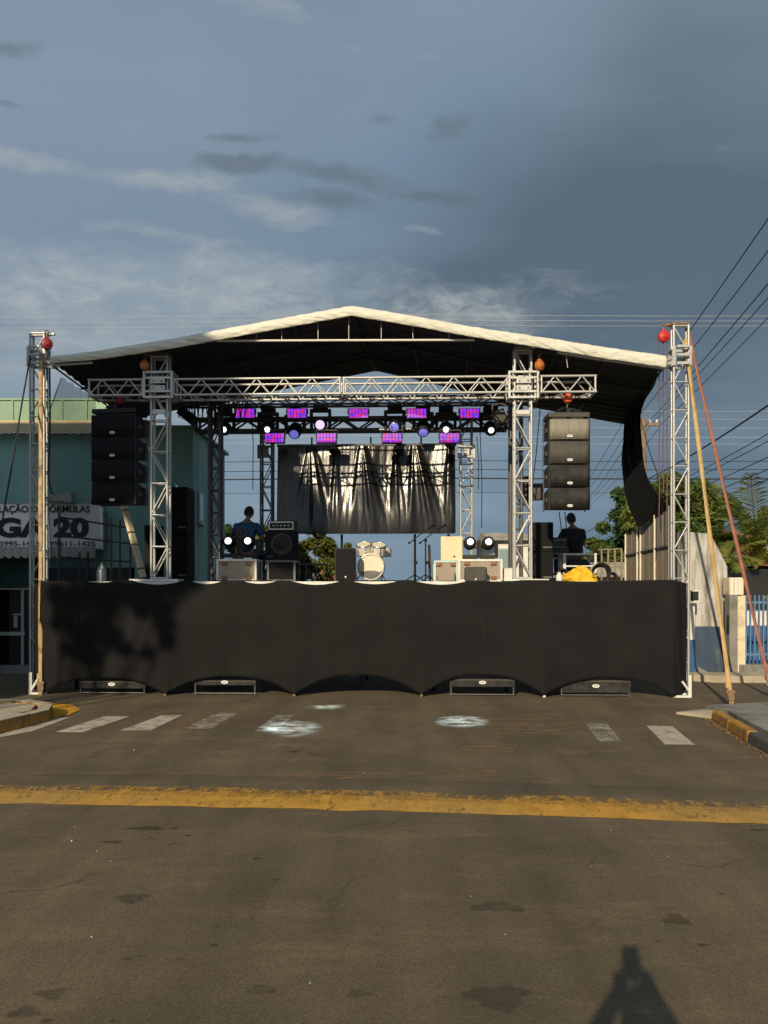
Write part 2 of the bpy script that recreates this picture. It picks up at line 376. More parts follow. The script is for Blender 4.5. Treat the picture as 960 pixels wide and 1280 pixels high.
def worn_paint(name, c, under, sc, lo, hi, stretch=(1, 1, 1), alpha=False):
    """road paint that has worn through; where it has gone the sheet is clear and the asphalt below shows"""
    m = bpy.data.materials.new(name)
    m.use_nodes = True
    t = m.node_tree
    b = NB(t)
    p = t.nodes['Principled BSDF']
    g = b.n('ShaderNodeTexCoord').outputs['Object']
    mp = b.n('ShaderNodeMapping', ins={0: g, 3: stretch}).outputs[0]
    n1 = b.n('ShaderNodeTexNoise', ins={'Vector': mp, 'Scale': sc, 'Detail': 8.0, 'Roughness': 0.72}).outputs[0]
    n2 = b.n('ShaderNodeTexNoise', ins={'Vector': g, 'Scale': 70.0, 'Detail': 3.0}).outputs[0]
    n = b.math('ADD', b.math('MULTIPLY', n1, 0.8), b.math('MULTIPLY', n2, 0.2))
    f = b.ramp(n, [(lo, (0, 0, 0)), (hi, (1, 1, 1))])
    n3 = b.n('ShaderNodeTexNoise', ins={'Vector': g, 'Scale': 5.0, 'Detail': 8.0, 'Roughness': 0.75}).outputs[0]
    cc = b.mix(1.0, c, b.ramp(n3, [(0.3, (0.62,) * 3), (0.7, (1.2,) * 3)]), 'MULTIPLY')
    if 'hump' in name:
        n4 = b.n('ShaderNodeTexNoise', ins={'Vector': g, 'Scale': 0.55, 'Detail': 3.0}).outputs[0]
        cc = b.mix(b.ramp(n4, [(0.46, (0, 0, 0)), (0.66, (0.7,) * 3)]), cc, (0.24, 0.165, 0.070))
    p.inputs['Roughness'].default_value = 0.85
    p.inputs['Specular IOR Level'].default_value = 0.25
    if alpha:
        t.links.new(cc, p.inputs['Base Color'])
        t.links.new(f, p.inputs['Alpha'])
    else:
        t.links.new(b.mix(f, under, cc), p.inputs['Base Color'])
    bp = b.n('ShaderNodeBump', ins={'Height': n2, 'Strength': 0.3, 'Distance': 0.01})
    t.links.new(bp.outputs[0], p.inputs['Normal'])
    MATS[name] = m


worn_paint('hump_yellow', (0.40, 0.22, 0.038), None, 7.0, 0.32, 0.46, (2.4, 0.9, 1), alpha=True)
worn_paint('hump_worn', (0.38, 0.21, 0.042), None, 9.0, 0.45, 0.58, (1.6, 0.8, 1), alpha=True)
worn_paint('paint_white', (0.37, 0.335, 0.275), None, 6.0, 0.38, 0.58, alpha=True)
worn_paint('paint_solid', (0.40, 0.36, 0.29), None, 5.0, 0.32, 0.46, alpha=True)
worn_paint('paint_faded', (0.34, 0.31, 0.26), None, 6.0, 0.40, 0.60, alpha=True)
worn_paint('paint_ghost', (0.22, 0.18, 0.13), None, 7.0, 0.46, 0.68, alpha=True)
worn_paint('dust_orange', (0.30, 0.18, 0.09), None, 4.0, 0.48, 0.70, (1, 2.2, 1), alpha=True)
worn_paint('spill_yellow', (0.50, 0.25, 0.02), None, 5.0, 0.30, 0.42, alpha=True)
worn_paint('oil', (0.038, 0.031, 0.022), None, 5.0, 0.38, 0.74, alpha=True)
worn_paint('damp', (0.074, 0.061, 0.043), None, 3.0, 0.36, 0.72, alpha=True)


def led_mat(name, seed, reds):
    m = bpy.data.materials.new(name)
    m.use_nodes = True
    t = m.node_tree
    b = NB(t)
    p = t.nodes['Principled BSDF']
    g = b.n('ShaderNodeTexCoord').outputs['Object']
    sn = b.n('ShaderNodeVectorMath', operation='SNAP', ins={0: b.n('ShaderNodeMapping', ins={0: g, 1: (seed, 0, seed * 2.0)}).outputs[0], 1: (0.034, 5.0, 0.045)}).outputs[0]
    wn = b.n('ShaderNodeTexWhiteNoise', noise_dimensions='3D', ins={0: sn}).outputs['Value']
    lo = b.n('ShaderNodeTexNoise', ins={'Vector': sn, 'Scale': 7.0}).outputs[0]
    f = b.math('ADD', b.math('MULTIPLY', wn, 0.45), b.math('MULTIPLY', lo, 0.55))
    c = b.ramp(f, [(0.30, (0.10, 0.05, 0.75)), (0.45, (0.30, 0.03, 0.85)), (0.58, (0.65, 0.03, 0.75)), (0.74 - 0.1 * reds, (0.8, 0.02, 0.10))])
    t.links.new(c, p.inputs['Emission Color'])
    p.inputs['Emission Strength'].default_value = 1.0
    p.inputs['Base Color'].default_value = (0.03, 0.02, 0.05, 1)
    MATS[name] = m


led_mat('led_a', 0.4, 0.1)
led_mat('led_b', 3.1, 0.7)
led_mat('led_c', 7.7, 0.3)


def plastic():
    m = bpy.data.materials.new('plastic_sheet')
    m.use_nodes = True
    t = m.node_tree
    b = NB(t)
    p = t.nodes['Principled BSDF']
    g = b.n('ShaderNodeTexCoord').outputs['Object']
    p.inputs['Base Color'].default_value = (0.009, 0.0085, 0.0075, 1)
    p.inputs['Roughness'].default_value = 0.25
    p.inputs['Specular IOR Level'].default_value = 0.45
    n1 = b.n('ShaderNodeTexNoise', ins={'Vector': b.n('ShaderNodeMapping', ins={0: g, 3: (6.0, 1, 0.8)}).outputs[0], 'Scale': 3.4, 'Detail': 5.0}).outputs[0]
    bp = b.n('ShaderNodeBump', ins={'Height': n1, 'Strength': 0.14, 'Distance': 0.04})
    t.links.new(bp.outputs[0], p.inputs['Normal'])
    MATS['plastic_sheet'] = m


plastic()

# ------------------------------------------------------------------ geometry helpers


def W(x, y, Y):
    """photo pixel at depth Y (metres) -> world point"""
    return Vector(((x - 480) / F * Y, Y, EYE - (y - HZ) / F * Y))


def G(x, y, z=0.0):
    """photo pixel on the level z -> world point"""
    Y = (EYE - z) * F / (y - HZ)
    return Vector(((x - 480) / F * Y, Y, z))


SA = math.atan(0.0346)
SO = Vector((-0.36, 11.38, 0))
EU = Vector((math.cos(SA), -math.sin(SA), 0))
EV = Vector((math.sin(SA), math.cos(SA), 0))


def S(u, v, z=0.0):
    return SO + EU * u + EV * v + Vector((0, 0, z))


def Q(x, y, v):
    """photo pixel at stage depth v -> stage coordinates (u, v, z)"""
    tx = (x - 480) / F
    Y = (v + SO.dot(EV)) / (tx * EV.x + EV.y)
    P = Vector((tx * Y, Y, 0))
    return Vector(((P - SO).dot(EU), v, EYE - (y - HZ) / F * Y))


def ppm(v):
    return F / (11.4 + v)


def props(o, label=None, cat=None, group=None, kind=None):
    if label: o['label'] = label
    if cat: o['category'] = cat
    if group: o['group'] = group
    if kind: o['kind'] = kind
    return o


def thing(name, label, cat, loc=(0, 0, 0), rz=0.0, group=None):
    o = bpy.data.objects.new(name, None)
    o.empty_display_size = 0.1
    o.location = loc
    o.rotation_euler = (0, 0, rz)
    col.objects.link(o)
    return props(o, label, cat, group)


def sthing(name, label, cat, p, rz=0.0, group=None):
    """a thing standing in stage coordinates"""
    return thing(name, label, cat, S(*p), -SA + rz, group)


class B:
    """collects shapes into one mesh"""
    def __init__(s):
        s.v, s.f, s.s = [], [], []

    def add(s, vs, fs, smooth=False):
        k = len(s.v)
        s.v += [tuple(p) for p in vs]
        s.f += [tuple(i + k for i in f) for f in fs]
        s.s += [smooth] * len(fs)
        return s

    def box(s, c, d, rot=None, taper=None):
        hx, hy, hz = d[0] / 2, d[1] / 2, d[2] / 2
        ps = [Vector((sx * hx, sy * hy, sz * hz)) for sz in (-1, 1) for sy in (-1, 1) for sx in (-1, 1)]
        if taper:
            for p in ps:
                if p.z > 0:
                    p.x *= taper[0]; p.y *= taper[1]
        if rot:
            ps = [rot @ p for p in ps]
        c = Vector(c)
        return s.add([p + c for p in ps], [(0, 2, 3, 1), (4, 5, 7, 6), (0, 1, 5, 4), (2, 6, 7, 3), (0, 4, 6, 2), (1, 3, 7, 5)])

    def cyl(s, p, q, r, r2=None, n=12, caps=True):
        p, q = Vector(p), Vector(q)
        r2 = r if r2 is None else r2
        d = (q - p).normalized()
        a = d.orthogonal().normalized()
        b = d.cross(a)
        ring = [(math.cos(2 * math.pi * i / n), math.sin(2 * math.pi * i / n)) for i in range(n)]
        vs = [p + (a * c + b * t) * r for c, t in ring] + [q + (a * c + b * t) * r2 for c, t in ring]
        s.add(vs, [(i, (i + 1) % n, n + (i + 1) % n, n + i) for i in range(n)], True)
        if caps:
            s.add(vs[:n], [tuple(reversed(range(n)))])
            s.add(vs[n:], [tuple(range(n))])
        return s

    def tube(s, pts, r, n=6, r2=None):
        pts = [Vector(p) for p in pts]
        m = len(pts)
        vs = []
        a = None
        for i, p in enumerate(pts):
            d = (pts[min(i + 1, m - 1)] - pts[max(i - 1, 0)]).normalized()
            a = d.orthogonal().normalized() if a is None else (a - d * a.dot(d)).normalized()
            b = d.cross(a)
            rr = r if r2 is None else r + (r2 - r) * i / (m - 1)
            vs += [p + (a * math.cos(2 * math.pi * k / n) + b * math.sin(2 * math.pi * k / n)) * rr for k in range(n)]
        fs = [(i * n + k, i * n + (k + 1) % n, (i + 1) * n + (k + 1) % n, (i + 1) * n + k) for i in range(m - 1) for k in range(n)]
        s.add(vs, fs, True)
        s.add(vs[:n], [tuple(reversed(range(n)))])
        s.add(vs[-n:], [tuple(range(n))])
        return s

    def lathe(s, prof, c=(0, 0, 0), axis=(0, 0, 1), n=20):
        """prof: (radius, along) pairs"""
        d = Vector(axis).normalized()
        a = d.orthogonal().normalized()
        b = d.cross(a)
        c = Vector(c)
        m = len(prof)
        vs = [c + d * h + (a * math.cos(2 * math.pi * k / n) + b * math.sin(2 * math.pi * k / n)) * max(r, 1e-4) for r, h in prof for k in range(n)]
        s.add(vs, [(i * n + k, i * n + (k + 1) % n, (i + 1) * n + (k + 1) % n, (i + 1) * n + k) for i in range(m - 1) for k in range(n)], True)
        return s

    def ball(s, c, r, n=14, m=9, sc=(1, 1, 1)):
        c = Vector(c)
        vs = []
        for i in range(m + 1):
            t = math.pi * i / m
            for k in range(n):
                f = 2 * math.pi * k / n
                vs.append(c + Vector((math.sin(t) * math.cos(f) * sc[0], math.sin(t) * math.sin(f) * sc[1], math.cos(t) * sc[2])) * r)
        s.add(vs, [(i * n + k, (i + 1) * n + k, (i + 1) * n + (k + 1) % n, i * n + (k + 1) % n) for i in range(m) for k in range(n)], True)
        return s

    def grid(s, fn, nu, nv, smooth=True):
        vs = [fn(i / nu, j / nv) for j in range(nv + 1) for i in range(nu + 1)]
        s.add(vs, [(j * (nu + 1) + i, j * (nu + 1) + i + 1, (j + 1) * (nu + 1) + i + 1, (j + 1) * (nu + 1) + i) for j in range(nv) for i in range(nu)], smooth)
        return s

    def poly(s, pts, z0=None):
        """flat polygon; with z0 it is a prism down to z0"""
        pts = [Vector(p) for p in pts]
        n = len(pts)
        s.add(pts, [tuple(range(n))])
        if z0 is not None:
            low = [Vector((p.x, p.y, z0)) for p in pts]
            s.add(pts + low, [(i, i + n, (i + 1) % n + n, (i + 1) % n) for i in range(n)])
            s.add(low, [tuple(reversed(range(n)))])
        return s

    def mesh(s, name):
        me = bpy.data.meshes.new(name)
        me.from_pydata(s.v, [], s.f)
        me.polygons.foreach_set('use_smooth', s.s)
        me.update()
        return me

    def build(s, name, m, parent=None, bev=0.0, fix=False):
        me = s.mesh(name)
        if fix:
            bm = bmesh.new(); bm.from_mesh(me)
            bmesh.ops.recalc_face_normals(bm, faces=bm.faces)
            bm.to_mesh(me); bm.free()
        return link(name, me, m, parent, bev)


def link(name, me, m, parent=None, bev=0.0):
    if m and not me.materials:
        me.materials.append(MATS[m])
    o = bpy.data.objects.new(name, me)
    col.objects.link(o)
    if parent: o.parent = parent
    if bev:
        md = o.modifiers.new('Bevel', 'BEVEL')
        md.width = bev; md.segments = 2; md.limit_method = 'ANGLE'
    return o


ROD = {}


def rod(name, p, q, r, m, parent, sq=False):
    """straight bar sharing one unit mesh per material"""
    key = (m, sq)
    if key not in ROD:
        b = B()
        if sq: b.box((0, 0, 0.5), (2, 2, 1))
        else: b.cyl((0, 0, 0), (0, 0, 1), 1, n=9)
        me = b.mesh('bar'); me.materials.append(MATS[m]); ROD[key] = me
    p, q = Vector(p), Vector(q)
    d = q - p
    o = bpy.data.objects.new(name, ROD[key])
    col.objects.link(o)
    o.parent = parent
    o.location = p
    o.rotation_mode = 'QUATERNION'
    o.rotation_quaternion = d.to_track_quat('Z', 'Y')
    o.scale = (r, r, d.length)
    return o


def truss(parent, axis, s0, s1, w_, d_, bay, m, rungs, r=0.024, rb=0.012, off=(0, 0, 0), ends=True, faces='FBLR', start=0, plain=''):
    """box truss: four chords, braces on each face. axis z: a = x, b = y; axis x: a = z, b = y"""
    off = Vector(off)
    def P(s, a, b):
        return off + (Vector((a, b, s)) if axis == 'z' else Vector((s, b, a)))
    for a in (-1, 1):
        for b in (-1, 1):
            rod('chord', P(s0, a * w_ / 2, b * d_ / 2), P(s1, a * w_ / 2, b * d_ / 2), r, m, parent)
    n = max(1, round((s1 - s0) / bay))
    st = (s1 - s0 - 2 * r) / n
    inset = r * 0.6
    for f in faces:
        def E(s, e):
            if f in 'FB':
                return P(s, e * (w_ / 2 - inset), (-1 if f == 'F' else 1) * d_ / 2)
            return P(s, (-1 if f == 'L' else 1) * w_ / 2, e * (d_ / 2 - inset))
        for i in range(n):
            a, b = s0 + r + i * st, s0 + r + (i + 1) * st
            e = 1 if (i + start) % 2 else -1
            g = 0.03 if rungs else 0.012
            if f not in plain: rod('brace', E(a + g, e), E(b - g, -e), rb, m, parent)
            if rungs and i:
                rod('rung', E(a, -1), E(a, 1), rb, m, parent)
        if ends:
            rod('end_bar', E(s0 + r, -1), E(s0 + r, 1), r * 0.9, m, parent)
            rod('end_bar', E(s1 - r, -1), E(s1 - r, 1), r * 0.9, m, parent)


def label_of(o, **kw):
    return props(o, **kw)


# ------------------------------------------------------------------ ground, roads, pavements
g = B()
g.poly([(-1500, -400, 0), (1500, -400, 0), (1500, 2500, 0), (-1500, 2500, 0)])
props(g.build('ground', 'dirt'), kind='structure')
g = B()
g.poly([(-60, -40, 0.004), (60, -40, 0.004), (60, 60, 0.004), (-60, 60, 0.004)])
props(g.build('road', 'asphalt'), kind='structure')
RD = Vector((0.146, 1, 0)).normalized()

# left pavement with rounded, yellow painted kerb
def pavement(name, pts, m, z):
    b = B(); b.poly([(p[0], p[1], z) for p in pts], 0.0)
    return props(b.build(name, m, fix=True), kind='structure')

pl = [(-6.6, -8.5), (-4.31, 8.2), (-4.14, 8.85), (-4.08, 9.20), (-4.22, 9.62), (-4.65, 9.92), (-5.2, 10.0), (-14, 9.5), (-14, -8.5)]
lp = pavement('left_pavement', [(p[0] - 0.15 if i < 5 else p[0], p[1] - (0.15 if i in (5, 6) else 0)) for i, p in enumerate(pl)], 'concrete', 0.138)
def kerb_blocks(parent_name, line, wdt, z, mats, m2=None):
    par = thing(parent_name[0], parent_name[1], 'kerb', (0, 0, 0))
    acc = [Vector((p[0], p[1], 0)) for p in line]
    seg = []
    for a, b in zip(acc, acc[1:]):
        n = max(1, round((b - a).length / 0.62))
        for i in range(n):
            seg.append((a.lerp(b, i / n), a.lerp(b, (i + 1) / n)))
    for i, (a, b) in enumerate(seg):
        d = (b - a); L = d.length; c = (a + b) / 2
        rt = Matrix.Rotation(math.atan2(d.y, d.x), 3, 'Z')
        h = z + R.uniform(-0.006, 0.006)
        bb = B(); bb.box((0, 0, 0), (L - 0.008, wdt, h), None, (1, 0.84))
        o = bb.build('kerb_stone', mats(i, c), par, 0.022)
        o.location = (c.x, c.y, h / 2); o.rotation_euler = (0, 0, math.atan2(d.y, d.x))
        if m2:
            bb = B(); bb.box((0, .006, h / 2 + .003), (L - .002, wdt * .93, .012)); bb.build('worn_top', m2, o, .003)
    return par
kerb_blocks(('left_kerb', 'yellow painted kerb of the pavement corner beside the striped crossing'), pl[0:7], 0.15, 0.142, lambda i, c: 'kerb_yellow', 'concrete')
pr = [(4.03, 9.30), (3.80, 7.9), (3.72, 7.2), (2.75, 0.5), (2.5, -1.5)]
pavement('right_pavement', [(4.08, 9.72), (4.16, 9.3), (3.97, 7.9), (3.87, 7.2), (2.9, 0.5), (2.65, -1.5), (14, -1.5), (14, 10.4), (5.2, 10.05)], 'concrete_grey', 0.118)
kerb_blocks(('right_kerb', 'kerb of worn yellow stones that turn dark grey near the frame edge'), pr, 0.13, 0.125, lambda i, c: 'kerb_yellow' if c.y > 7.75 else 'kerb_dark')
b = B(); b.poly([(3.70, 9.72, 0.03), (4.05, 9.78, 0.06), (4.2, 9.4, 0.1), (4.0, 9.36, 0.05)], 0.0)
props(b.build('pavement_ramp', 'concrete', fix=True), kind='structure')
# far pavements
pavement('shop_pavement', [(-14, 14.35), (-3.4, 14.35), (-3.4, 15.05), (-14, 15.05)], 'concrete_grey', 0.10)
pavement('house_pavement', [(5.3, 13.15), (5.6, 12.95), (14, 12.6), (14, 13.5), (5.3, 13.5)], 'concrete', 0.12)

# dirt strip and leaf litter along the right kerb
def litter(name, label, n, fn, m, size):
    b = B()
    for i in range(n):
        p = fn()
        q = Quaternion((R.uniform(-1, 1), R.uniform(-1, 1), 2), R.uniform(0, 6.28))
        t = Quaternion((1, 0, 0), R.uniform(-.5, .5))
        s_ = size * R.uniform(0.4, 1.3)
        vs = [q @ (t @ Vector(v)) * s_ + Vector(p) for v in ((-.5, 0, .15), (0, -.25, 0.05), (.5, 0, .2), (0, .28, .1))]
        b.add(vs, [(0, 1, 2, 3)])
    return props(b.build(name, m), label, 'litter', kind='stuff')
def kerbside():
    t = R.random() ** 1.3
    y = 9.3 - 2.6 * t
    return (4.0 - (9.35 - y) * 0.148 - 0.05 - abs(R.gauss(0, .06)), y, 0.008)
litter('leaf_litter', 'dry brown leaf litter along the foot of the yellow kerb', 260, kerbside, 'dry_leaf', 0.035)
b = B(); b.poly([(3.90, 9.42, .008), (3.72, 7.9, .008), (3.58, 7.0, .008), (3.40, 6.0, .008), (3.60, 6.0, .008), (3.75, 7.2, .008), (3.93, 9.0, .008)])
props(b.build('dirt_strip', 'dirt'), kind='structure')

# crossing stripes and other road markings, as thin sheets on the asphalt
def mark(name, pts, m, z=0.009):
    b = B(); b.poly([G(x, y, z) for x, y in pts])
    return props(b.build(name, m), kind='structure')
mark('crossing_stripe', [(-24, 926), (40, 914), (88, 896.5), (49, 896.5)], 'paint_solid')
mark('crossing_stripe', [(69, 915), (103, 915.5), (162, 895.5), (130, 895.5)], 'paint_solid')
mark('crossing_stripe', [(150, 913), (188, 913), (228, 894), (202, 894)], 'paint_solid')
mark('crossing_stripe', [(228, 911), (264, 911), (298, 891), (272, 891)], 'paint_faded')
mark('crossing_stripe', [(318, 914), (345, 914), (368, 894), (345, 894)], 'paint_faded')
mark('crossing_stripe', [(408, 914), (430, 914), (462, 893), (445, 893)], 'paint_ghost')
mark('crossing_stripe', [(575, 913), (606, 913), (600, 897), (575, 897)], 'paint_ghost')
mark('crossing_stripe', [(655, 918), (690, 918), (676, 898), (648, 898)], 'paint_ghost')
mark('crossing_stripe', [(748, 926.5), (777, 927), (759, 904.5), (732, 904.5)], 'paint_faded')
mark('crossing_stripe', [(831, 930.5), (869, 931), (840, 907.5), (808, 907)], 'paint_solid')
mark('orange_dust', [(612, 918), (700, 918), (730, 900), (600, 893)], 'dust_orange', 0.012)
mark('orange_dust', [(205, 909), (252, 908), (280, 898), (215, 901)], 'dust_orange', 0.012)
mark('orange_dust', [(560, 942), (640, 944), (650, 928), (600, 926)], 'dust_orange', 0.012)
mark('orange_dust', [(545, 972), (640, 970), (640, 958), (550, 960)], 'dust_orange', 0.012)
mark('orange_dust', [(340, 978), (470, 984), (480, 966), (350, 962)], 'dust_orange', 0.012)
mark('yellow_spill', [(60, 898), (84, 894.5), (101, 886.5), (90, 881), (60, 878.5), (44, 886)], 'spill_yellow', 0.013)
def blot(x, y, rx, ry, m):
    c = G(x, y, 0.010)
    sx = rx / F * c.y
    sy = ry * c.y * c.y / (F * EYE)
    pts = []
    ph = R.uniform(0, 6)
    for i in range(22):
        a = 2 * math.pi * i / 22
        k = 1 + 0.22 * math.sin(3 * a + ph) + 0.14 * math.sin(7 * a + 2 * ph)
        pts.append((c.x + sx * k * math.cos(a), c.y + sy * k * math.sin(a), 0.010))
    b = B(); b.poly(pts)
    return props(b.build('road_stain', m), kind='structure')
for a in [(183, 1035, 22, 2.2), (188, 1047, 7, 2), (140, 1052, 13, 1.6), (216, 1055, 6, 1.5), (216, 1035, 6, 1.2), (235, 1044, 5, 1.2), (345, 1099, 5, 1.6), (321, 1073, 5, 1.4),
          (267, 1181, 5, 2), (158, 1198, 7, 2), (172, 1195, 4, 1.5), (224, 1198, 4, 1.5), (57, 1276, 8, 2.5), (140, 1276, 4, 2), (350, 934, 15, 0.9), (366, 939, 8, 1), (268, 1157, 4, 1.5), (315, 1148, 3, 1.4),
          (879, 1181, 8, 2), (822, 1176, 4, 1.2), (948, 1037, 12, 1.2), (902, 1117, 5, 1.4)]:
    blot(*a, 'oil')
for a in [(622, 1133, 32, 6.5), (622, 1246, 38, 15), (845, 1149, 16, 7), (66, 1242, 22, 7), (165, 1122, 18, 6), (325, 1237, 18, 6), (448, 1242, 16, 5), (30, 1265, 20, 7)]:
    blot(*a, 'damp')
litter('road_grit', 'small pale scraps and stones scattered over the asphalt', 80,
       lambda: (R.uniform(-3.5, 3.8), 2.9 + 7 * R.random() ** 1.4, 0.012), 'paper', 0.012)

# speed hump
hp = []
b = B()
HX = [-6.2, -4.5, -3.1, -1.5, 0.0, 1.5, 2.85, 3.55]
HY = [6.00, 6.04, 6.02, 5.94, 5.82, 5.66, 5.47, 5.36]
def hump_y(x):
    for i in range(len(HX) - 1):
        if x <= HX[i + 1]:
            t = (x - HX[i]) / (HX[i + 1] - HX[i]); return HY[i] * (1 - t) + HY[i + 1] * t
    return HY[-1]
WF, WB, HH = 0.37, 0.62, 0.034
def hump(i, j, a0, a1, lift):
    x = -5.3 + 8.55 * i
    t = a0 + (a1 - a0) * j
    y = hump_y(x) - WF + (WF + WB) * t + 0.012 * mnoise.noise(Vector((x * 2.1, t * 3, 0)))
    z = HH * math.sin(math.pi * t) ** 0.8 if 0 < t < 1 else 0.0
    return (x, y, 0.001 + z + lift)
b = B(); b.grid(lambda i, j: hump(i, j, 0, 1, 0.0), 60, 14)
props(b.build('speed_hump', 'asphalt'), kind='structure')
def hump_strip(a0, a1, n0, n1, m, lift):
    b = B()
    b.grid(lambda i, j: hump(i, j, a0 + n0 * mnoise.noise(Vector((i * 30, 5, a0))), a1 + n1 * mnoise.noise(Vector((i * 26, 0, a1))), lift), 160, 8)
    props(b.build('speed_hump_marking', m), kind='structure')
hump_strip(0.03, 0.33, 0.02, 0.03, 'hump_yellow', 0.004)
hump_strip(0.25, 0.45, 0.03, 0.05, 'hump_worn', 0.006)

# ------------------------------------------------------------------ the stage
DECK = 1.70
UL, UR = Q(50, 800, 0).x, Q(850, 800, 0).x
st = sthing('stage_platform', 'raised stage platform with a pale metal front edge behind the black skirt', 'stage', (0, 0, 0))
nb_u, nb_v = 8, 3
V0, V1 = 0.06, 4.2
for i in range(nb_u):
    for j in range(nb_v):
        du = (UR - UL - 0.5) / nb_u; dv = (V1 - V0) / nb_v
        bb = B(); bb.box((UL + 0.25 + du * (i + .5), V0 + dv * (j + .5), DECK - 0.03), (du - 0.008, dv - 0.008, 0.03))
        bb.build('deck_panel', 'black_paint', st)
        bb = B(); bb.box((UL + 0.3 + du * i, V0 + 0.55 + dv * j, (DECK - .08) / 2), (0.06, 0.06, DECK - .08)); bb.build('leg', 'black_paint', st)
bb = B(); bb.box(((UL + UR) / 2, V0 - 0.03, DECK - 0.055), (UR - UL - 0.5, 0.05, 0.105)); bb.build('front_beam', 'white_steel', st, 0.006)
for s_, ex in ((-1, UL), (1, UR)):
    bb = B()
    bb.box((ex + s_ * 0.12 - s_ * 0.10, -0.02, 0.02), (0.26, 0.05, 0.03)); bb.box((ex + s_ * 0.13, -0.02, 0.17), (0.045, 0.045, 0.33))
    bb.cyl((ex + s_ * 0.12, -0.03, 0.10), (ex + s_ * 0.02 , -0.03, 0.24), 0.018) if s_ > 0 else bb.cyl((ex - 0.12, -0.03, 0.06), (ex - 0.0, -0.03, 0.26), 0.02)
    bb.build('corner_foot', 'white_steel', st)

# skirt
PINS = [Q(x, 800, -0.08).x for x in (51, 207, 368, 527, 680, 843)]
ARCH = [0.24, 0.27, 0.295, 0.31, 0.27]
SAGS = [(105, 148, .03), (166, 226, .055), (240, 278, .045), (302, 347, .05), (364, 425, .055), (440, 500, .055), (517, 583, .055), (600, 650, .012), (690, 760, .01)]
SAGS = [(Q(a, 727, -.08).x, Q(b_, 727, -.08).x, h) for a, b_, h in SAGS]
def skirt_top(u):
    z = DECK + 0.012 + 0.006 * math.sin(u * 3.1)
    for a, c, h in SAGS:
        if a < u < c:
            t = (u - a) / (c - a); z -= h * (math.sin(math.pi * t) ** 0.8) + 0.004
    return z
def skirt_bot(u):
    for k in range(5):
        a, c = PINS[k], PINS[k + 1]
        if a <= u <= c:
            t = (u - a) / (c - a); return 0.02 + ARCH[k] * (1 - abs(2 * t - 1) ** 2.4)
    return 0.02
def skirt_pt(i, j):
    # i along the width: flared flank, front, flared flank
    UA, UB = PINS[0] - 0.005, PINS[-1] + 0.005
    if i < 0.03:
        t = 1 - i / 0.03; u, v = UA - 0.17 * t, -0.08 + 0.17 * t; zb = 0.02 + 0.05 * t; zt = skirt_top(UA) - 0.06 * t
    elif i > 0.97:
        t = (i - 0.97) / 0.03; u, v = UB + 0.225 * t, -0.08 + 0.17 * t; zb = 0.02 + 0.06 * t; zt = skirt_top(UB) - 0.05 * t
    else:
        t = (i - 0.03) / 0.94; u, v = UA + (UB - UA) * t, -0.08; zb = skirt_bot(u); zt = skirt_top(u)
    z = zb + (zt - zb) * j
    # tension folds run up from each pin, and the cloth bellies slightly between them
    f = 0.0
    for p in PINS[1:-1]:
        d = u - p
        wd = 0.05 + 0.55 * j
        f += 0.030 * math.exp(-(d / wd) ** 2) * (1 - j) ** 0.5
    f += 0.010 * mnoise.noise(Vector((u * 1.6, z * 1.1, 2.0))) + 0.006 * mnoise.noise(Vector((u * 0.9 + z * 2.2, z * 5.0 - u * 0.8, 7.0)))
    f += 0.020 * mnoise.noise(Vector((u * 2.5, z * 0.35, 4.0)))
    for k_ in range(12):
        sx_ = PINS[0] + (PINS[-1] - PINS[0]) * (k_ + .5) / 12 + .05 * math.sin(k_ * 5.1)
        if abs(u - sx_) < .1: f += (0.007 if k_ % 2 else .011) * math.exp(-((u - sx_ - .015 * math.sin(z * 4)) / 0.016) ** 2)
    for k_ in range(5):
        f += 0.006 * math.exp(-((z - .45 - .24 * k_ - .04 * math.sin(u * 1.3 + k_ * 2)) / 0.012) ** 2) * max(0, mnoise.noise(Vector((u * .7, k_ * 3.0, 1))))
    for a_, c_, h_ in SAGS:
        for e_ in (a_, c_):
            d_ = (u - e_) / (.05 + .35 * (1 - j)); f += .022 * math.exp(-d_ * d_) * max(0, j - .45)
    f += 0.02 * math.sin(math.pi * j) * (0.5 + mnoise.noise(Vector((u * .8, 0, 0))))
    return (u, v - f, z)
sk = sthing('stage_skirt', 'wide black cloth skirt pinned in five scallops along the stage front', 'skirt', (0, 0, 0))
b = B(); b.grid(lambda i, j: skirt_pt(.03 + .94 * i, j), 420, 34); o = b.build('cloth', 'black_cloth', sk)
md = o.modifiers.new('Solidify', 'SOLIDIFY'); md.thickness = 0.004
for a_ in (0.0, 0.9702):
    b = B(); b.grid(lambda i, j: Vector(skirt_pt(a_ + .0298 * i, j)) + Vector((0, .012 * math.sin(i * 9 + j * 4), 0)), 14, 30); o = b.build('side_flap', 'black_matte', sk)
    md = o.modifiers.new('Solidify', 'SOLIDIFY'); md.thickness = 0.004
for p in PINS[1:-1]:
    bb = B(); bb.cyl((p, -0.10, 0.0), (p + 0.01, -0.085, 0.07), 0.012, n=8); bb.ball((p, -0.10, 0.02), 0.025); bb.build('pin', 'rust' if p < 1 else 'porcelain', sk)
bb = B(); bb.box((Q(432, 851, -.02).x, 0.0, Q(432, 844, -.02).z), (0.36, 0.02, 0.012)); bb.build('loose_slat', 'alu', sk)

